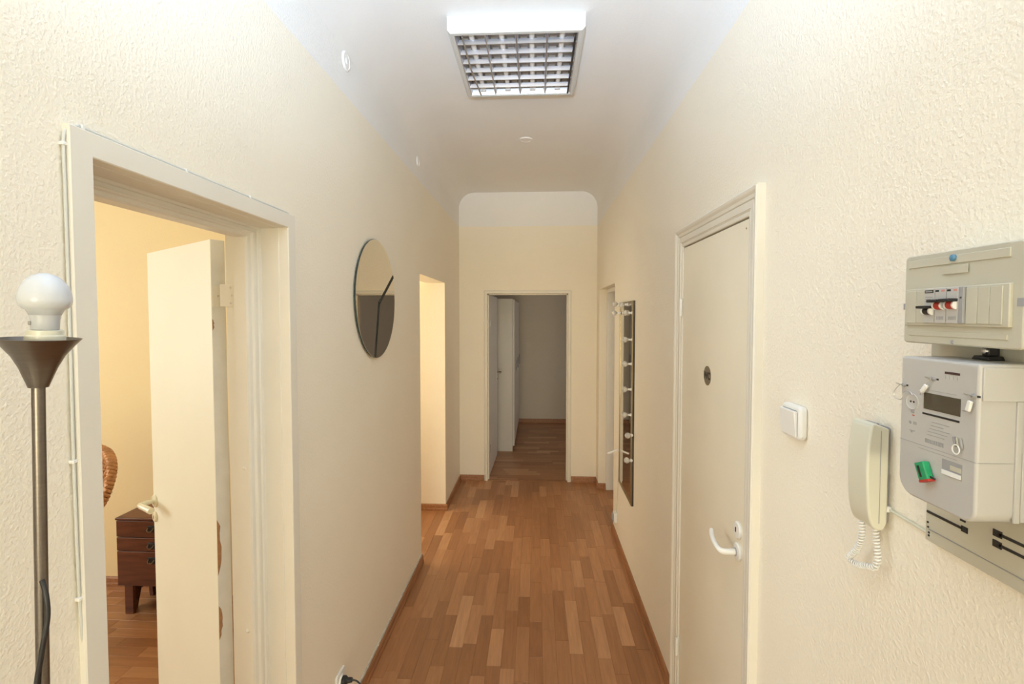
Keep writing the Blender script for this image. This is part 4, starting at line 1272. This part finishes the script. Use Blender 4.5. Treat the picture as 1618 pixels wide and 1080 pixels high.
# ------------------------------------------------------------------ wicker armchair, mostly hidden by the wall
wk = empty('wicker_chair', (-2.40, 2.05, 0), 'honey coloured wicker chair beside the dark chest of drawers', 'chair')
cxw, cyw = -2.395, 2.30
half = [(0.0, 1.040), (0.10, 1.040), (0.195, 1.028), (0.255, 1.014), (0.298, 0.980), (0.312, 0.928), (0.296, 0.864), (0.261, 0.789), (0.216, 0.730), (0.180, 0.66), (0.165, 0.58), (0.160, 0.47)]
hs2 = [Vector((a, 0, z)) for a, z in half]
hs2 = spline(hs2, 5)
outline = [Vector((-p.x, 0, p.z)) for p in reversed(hs2)] + hs2[1:]
cen = Vector((0, 0, 0.74))


def back_pt(p, k):
    """outline shrunk towards the middle, dished backwards and raked"""
    q = cen + (p - cen) * k
    y = cyw + 0.10 * (1 - k * k) + (q.z - 0.75) * 0.16 - 0.25 * (q.x / 0.31) ** 2 * 0.35
    return Vector((cxw + q.x, y, q.z))


n = len(outline)
rings = [1.0, 0.85, 0.65, 0.45, 0.25, 0.02]
vs, fs = [], []
for k in rings:
    vs += [back_pt(p, k) + Vector((0, 0.008, 0)) for p in outline]
for i in range(len(rings) - 1):
    for j in range(n - 1):
        fs.append((i * n + j, i * n + j + 1, (i + 1) * n + j + 1, (i + 1) * n + j))
bk = MB().add(vs, fs).build('backrest', M_WICKD, wk, recalc=False)
sd = bk.modifiers.new('thick', 'SOLIDIFY')
sd.thickness = 0.006
mw = MB()
for k in (0.97, 0.935, 0.90, 0.865):
    mw.tube([back_pt(p, k) for p in outline], 0.0062, 6)
mw.build('rim_canes', M_WICK, bk, smooth=60)
mw = MB()
for k in [0.83 - 0.026 * i for i in range(30)]:
    mw.tube([back_pt(p, k) + Vector((0, 0.004 * ((-1) ** (j // 2 + int(k * 100))), 0)) for j, p in enumerate(outline)], 0.0042, 5)
o = mw.build('woven_canes', M_WICK, bk, smooth=60)
o['kind'] = 'stuff'
mw = MB()
for j in range(0, n, 3):
    mw.tube([back_pt(outline[j], k) + Vector((0, -0.004, 0)) for k in (0.86, 0.7, 0.5, 0.3, 0.1)], 0.0035, 5)
o = mw.build('stakes', M_WICK, bk, smooth=60)
o['kind'] = 'stuff'
# braided outer edge: fat canes wrapped obliquely round the rim
mw = MB()
L2 = []
for i in range(n - 1):
    for t in (0, 0.5):
        L2.append(outline[i].lerp(outline[i + 1], t))
L2.append(outline[-1])
for ph in (0, 2 * pi / 3, 4 * pi / 3):
    pts = []
    for i, p in enumerate(L2):
        th = i * 0.75 + ph
        q = back_pt(p, 1.0 + 0.03 * cos(th))
        pts.append(q + Vector((0, 0.020 * sin(th) + 0.012, 0)))
    mw.tube(pts, 0.0095, 6)
mw.build('braided_edge', M_WICK, bk, smooth=60)
seat = MB().lathe([(0.20, 0.40), (0.225, 0.41), (0.23, 0.43), (0.215, 0.45), (0.02, 0.452)], (cxw, 2.09, 0), (0, 0, 1), 36).build('seat', M_WICK, wk, smooth=60)
for sx in (-1, 1):
    for sy in (-1, 1):
        MB().cyl((cxw + sx * 0.15, 2.09 + sy * 0.15, 0.41), (cxw + sx * 0.19, 2.09 + sy * 0.19, 0.0), 0.017, 0.014, 12).build('leg', M_WICK, wk)
    MB().tube(spline([back_pt(Vector((sx * 0.19, 0, 0.68)), 1.0), (cxw + sx * 0.27, 2.18, 0.66), (cxw + sx * 0.27, 2.0, 0.63), (cxw + sx * 0.22, 1.93, 0.52), (cxw + sx * 0.19, 1.96, 0.42)], 5), 0.016, 8).build('armrest', M_WICK, wk, smooth=60)
MB().tube([(cxw + 0.175 * cos(t), 2.09 + 0.175 * sin(t), 0.17) for t in [2 * pi * k / 24 for k in range(24)]], 0.009, 6, closed=True).build('stretcher_ring', M_WICK, wk, smooth=60)

# ------------------------------------------------------------------ added unseen spot lamp, in place of a flash bounced off the ceiling
sl = empty('ceiling_bounce_fill', (-0.10, -0.62, 0), 'added spot lamp behind the camera, standing in for a ceiling-bounced flash', 'lamp')
hd = Vector((-0.10, -0.50, 1.75))
aim = (Vector((-0.09, 0.75, ZC)) - hd).normalized()
MB().lathe([(0.13, 0), (0.13, 0.012), (0.12, 0.018), (0.012, 0.028), (0.011, 0.04)], (-0.10, -0.62, 0), (0, 0, 1), 32).build('base', M_STEEL, sl)
MB().tube(spline([(-0.10, -0.62, 0.03), (-0.10, -0.62, 1.45), hd - aim * 0.12], 4), 0.010, 12).build('pole', M_STEEL, sl)
MB().lathe([(0.02, 0), (0.05, 0.01), (0.065, 0.05), (0.08, 0.10), (0.078, 0.10), (0.06, 0.05), (0.045, 0.014), (0.01, 0.006)], hd - aim * 0.13, aim, 32).build('lamp_head', M_STEEL, sl, smooth=50)
ld = bpy.data.lights.new('ceiling_bounce_fill_light', 'SPOT')
ld.energy, ld.color, ld.spot_size, ld.spot_blend, ld.shadow_soft_size = SPOT_POWER, SPOT_COLOR, radians(80), 1.0, 0.06
lo = bpy.data.objects.new('ceiling_bounce_fill_light', ld)
COL.objects.link(lo)
lo.location, lo.rotation_euler = hd, aim.to_track_quat('-Z', 'Y').to_euler()
lo.parent = sl
lo.matrix_parent_inverse = Matrix.Translation(-WLOC[sl])
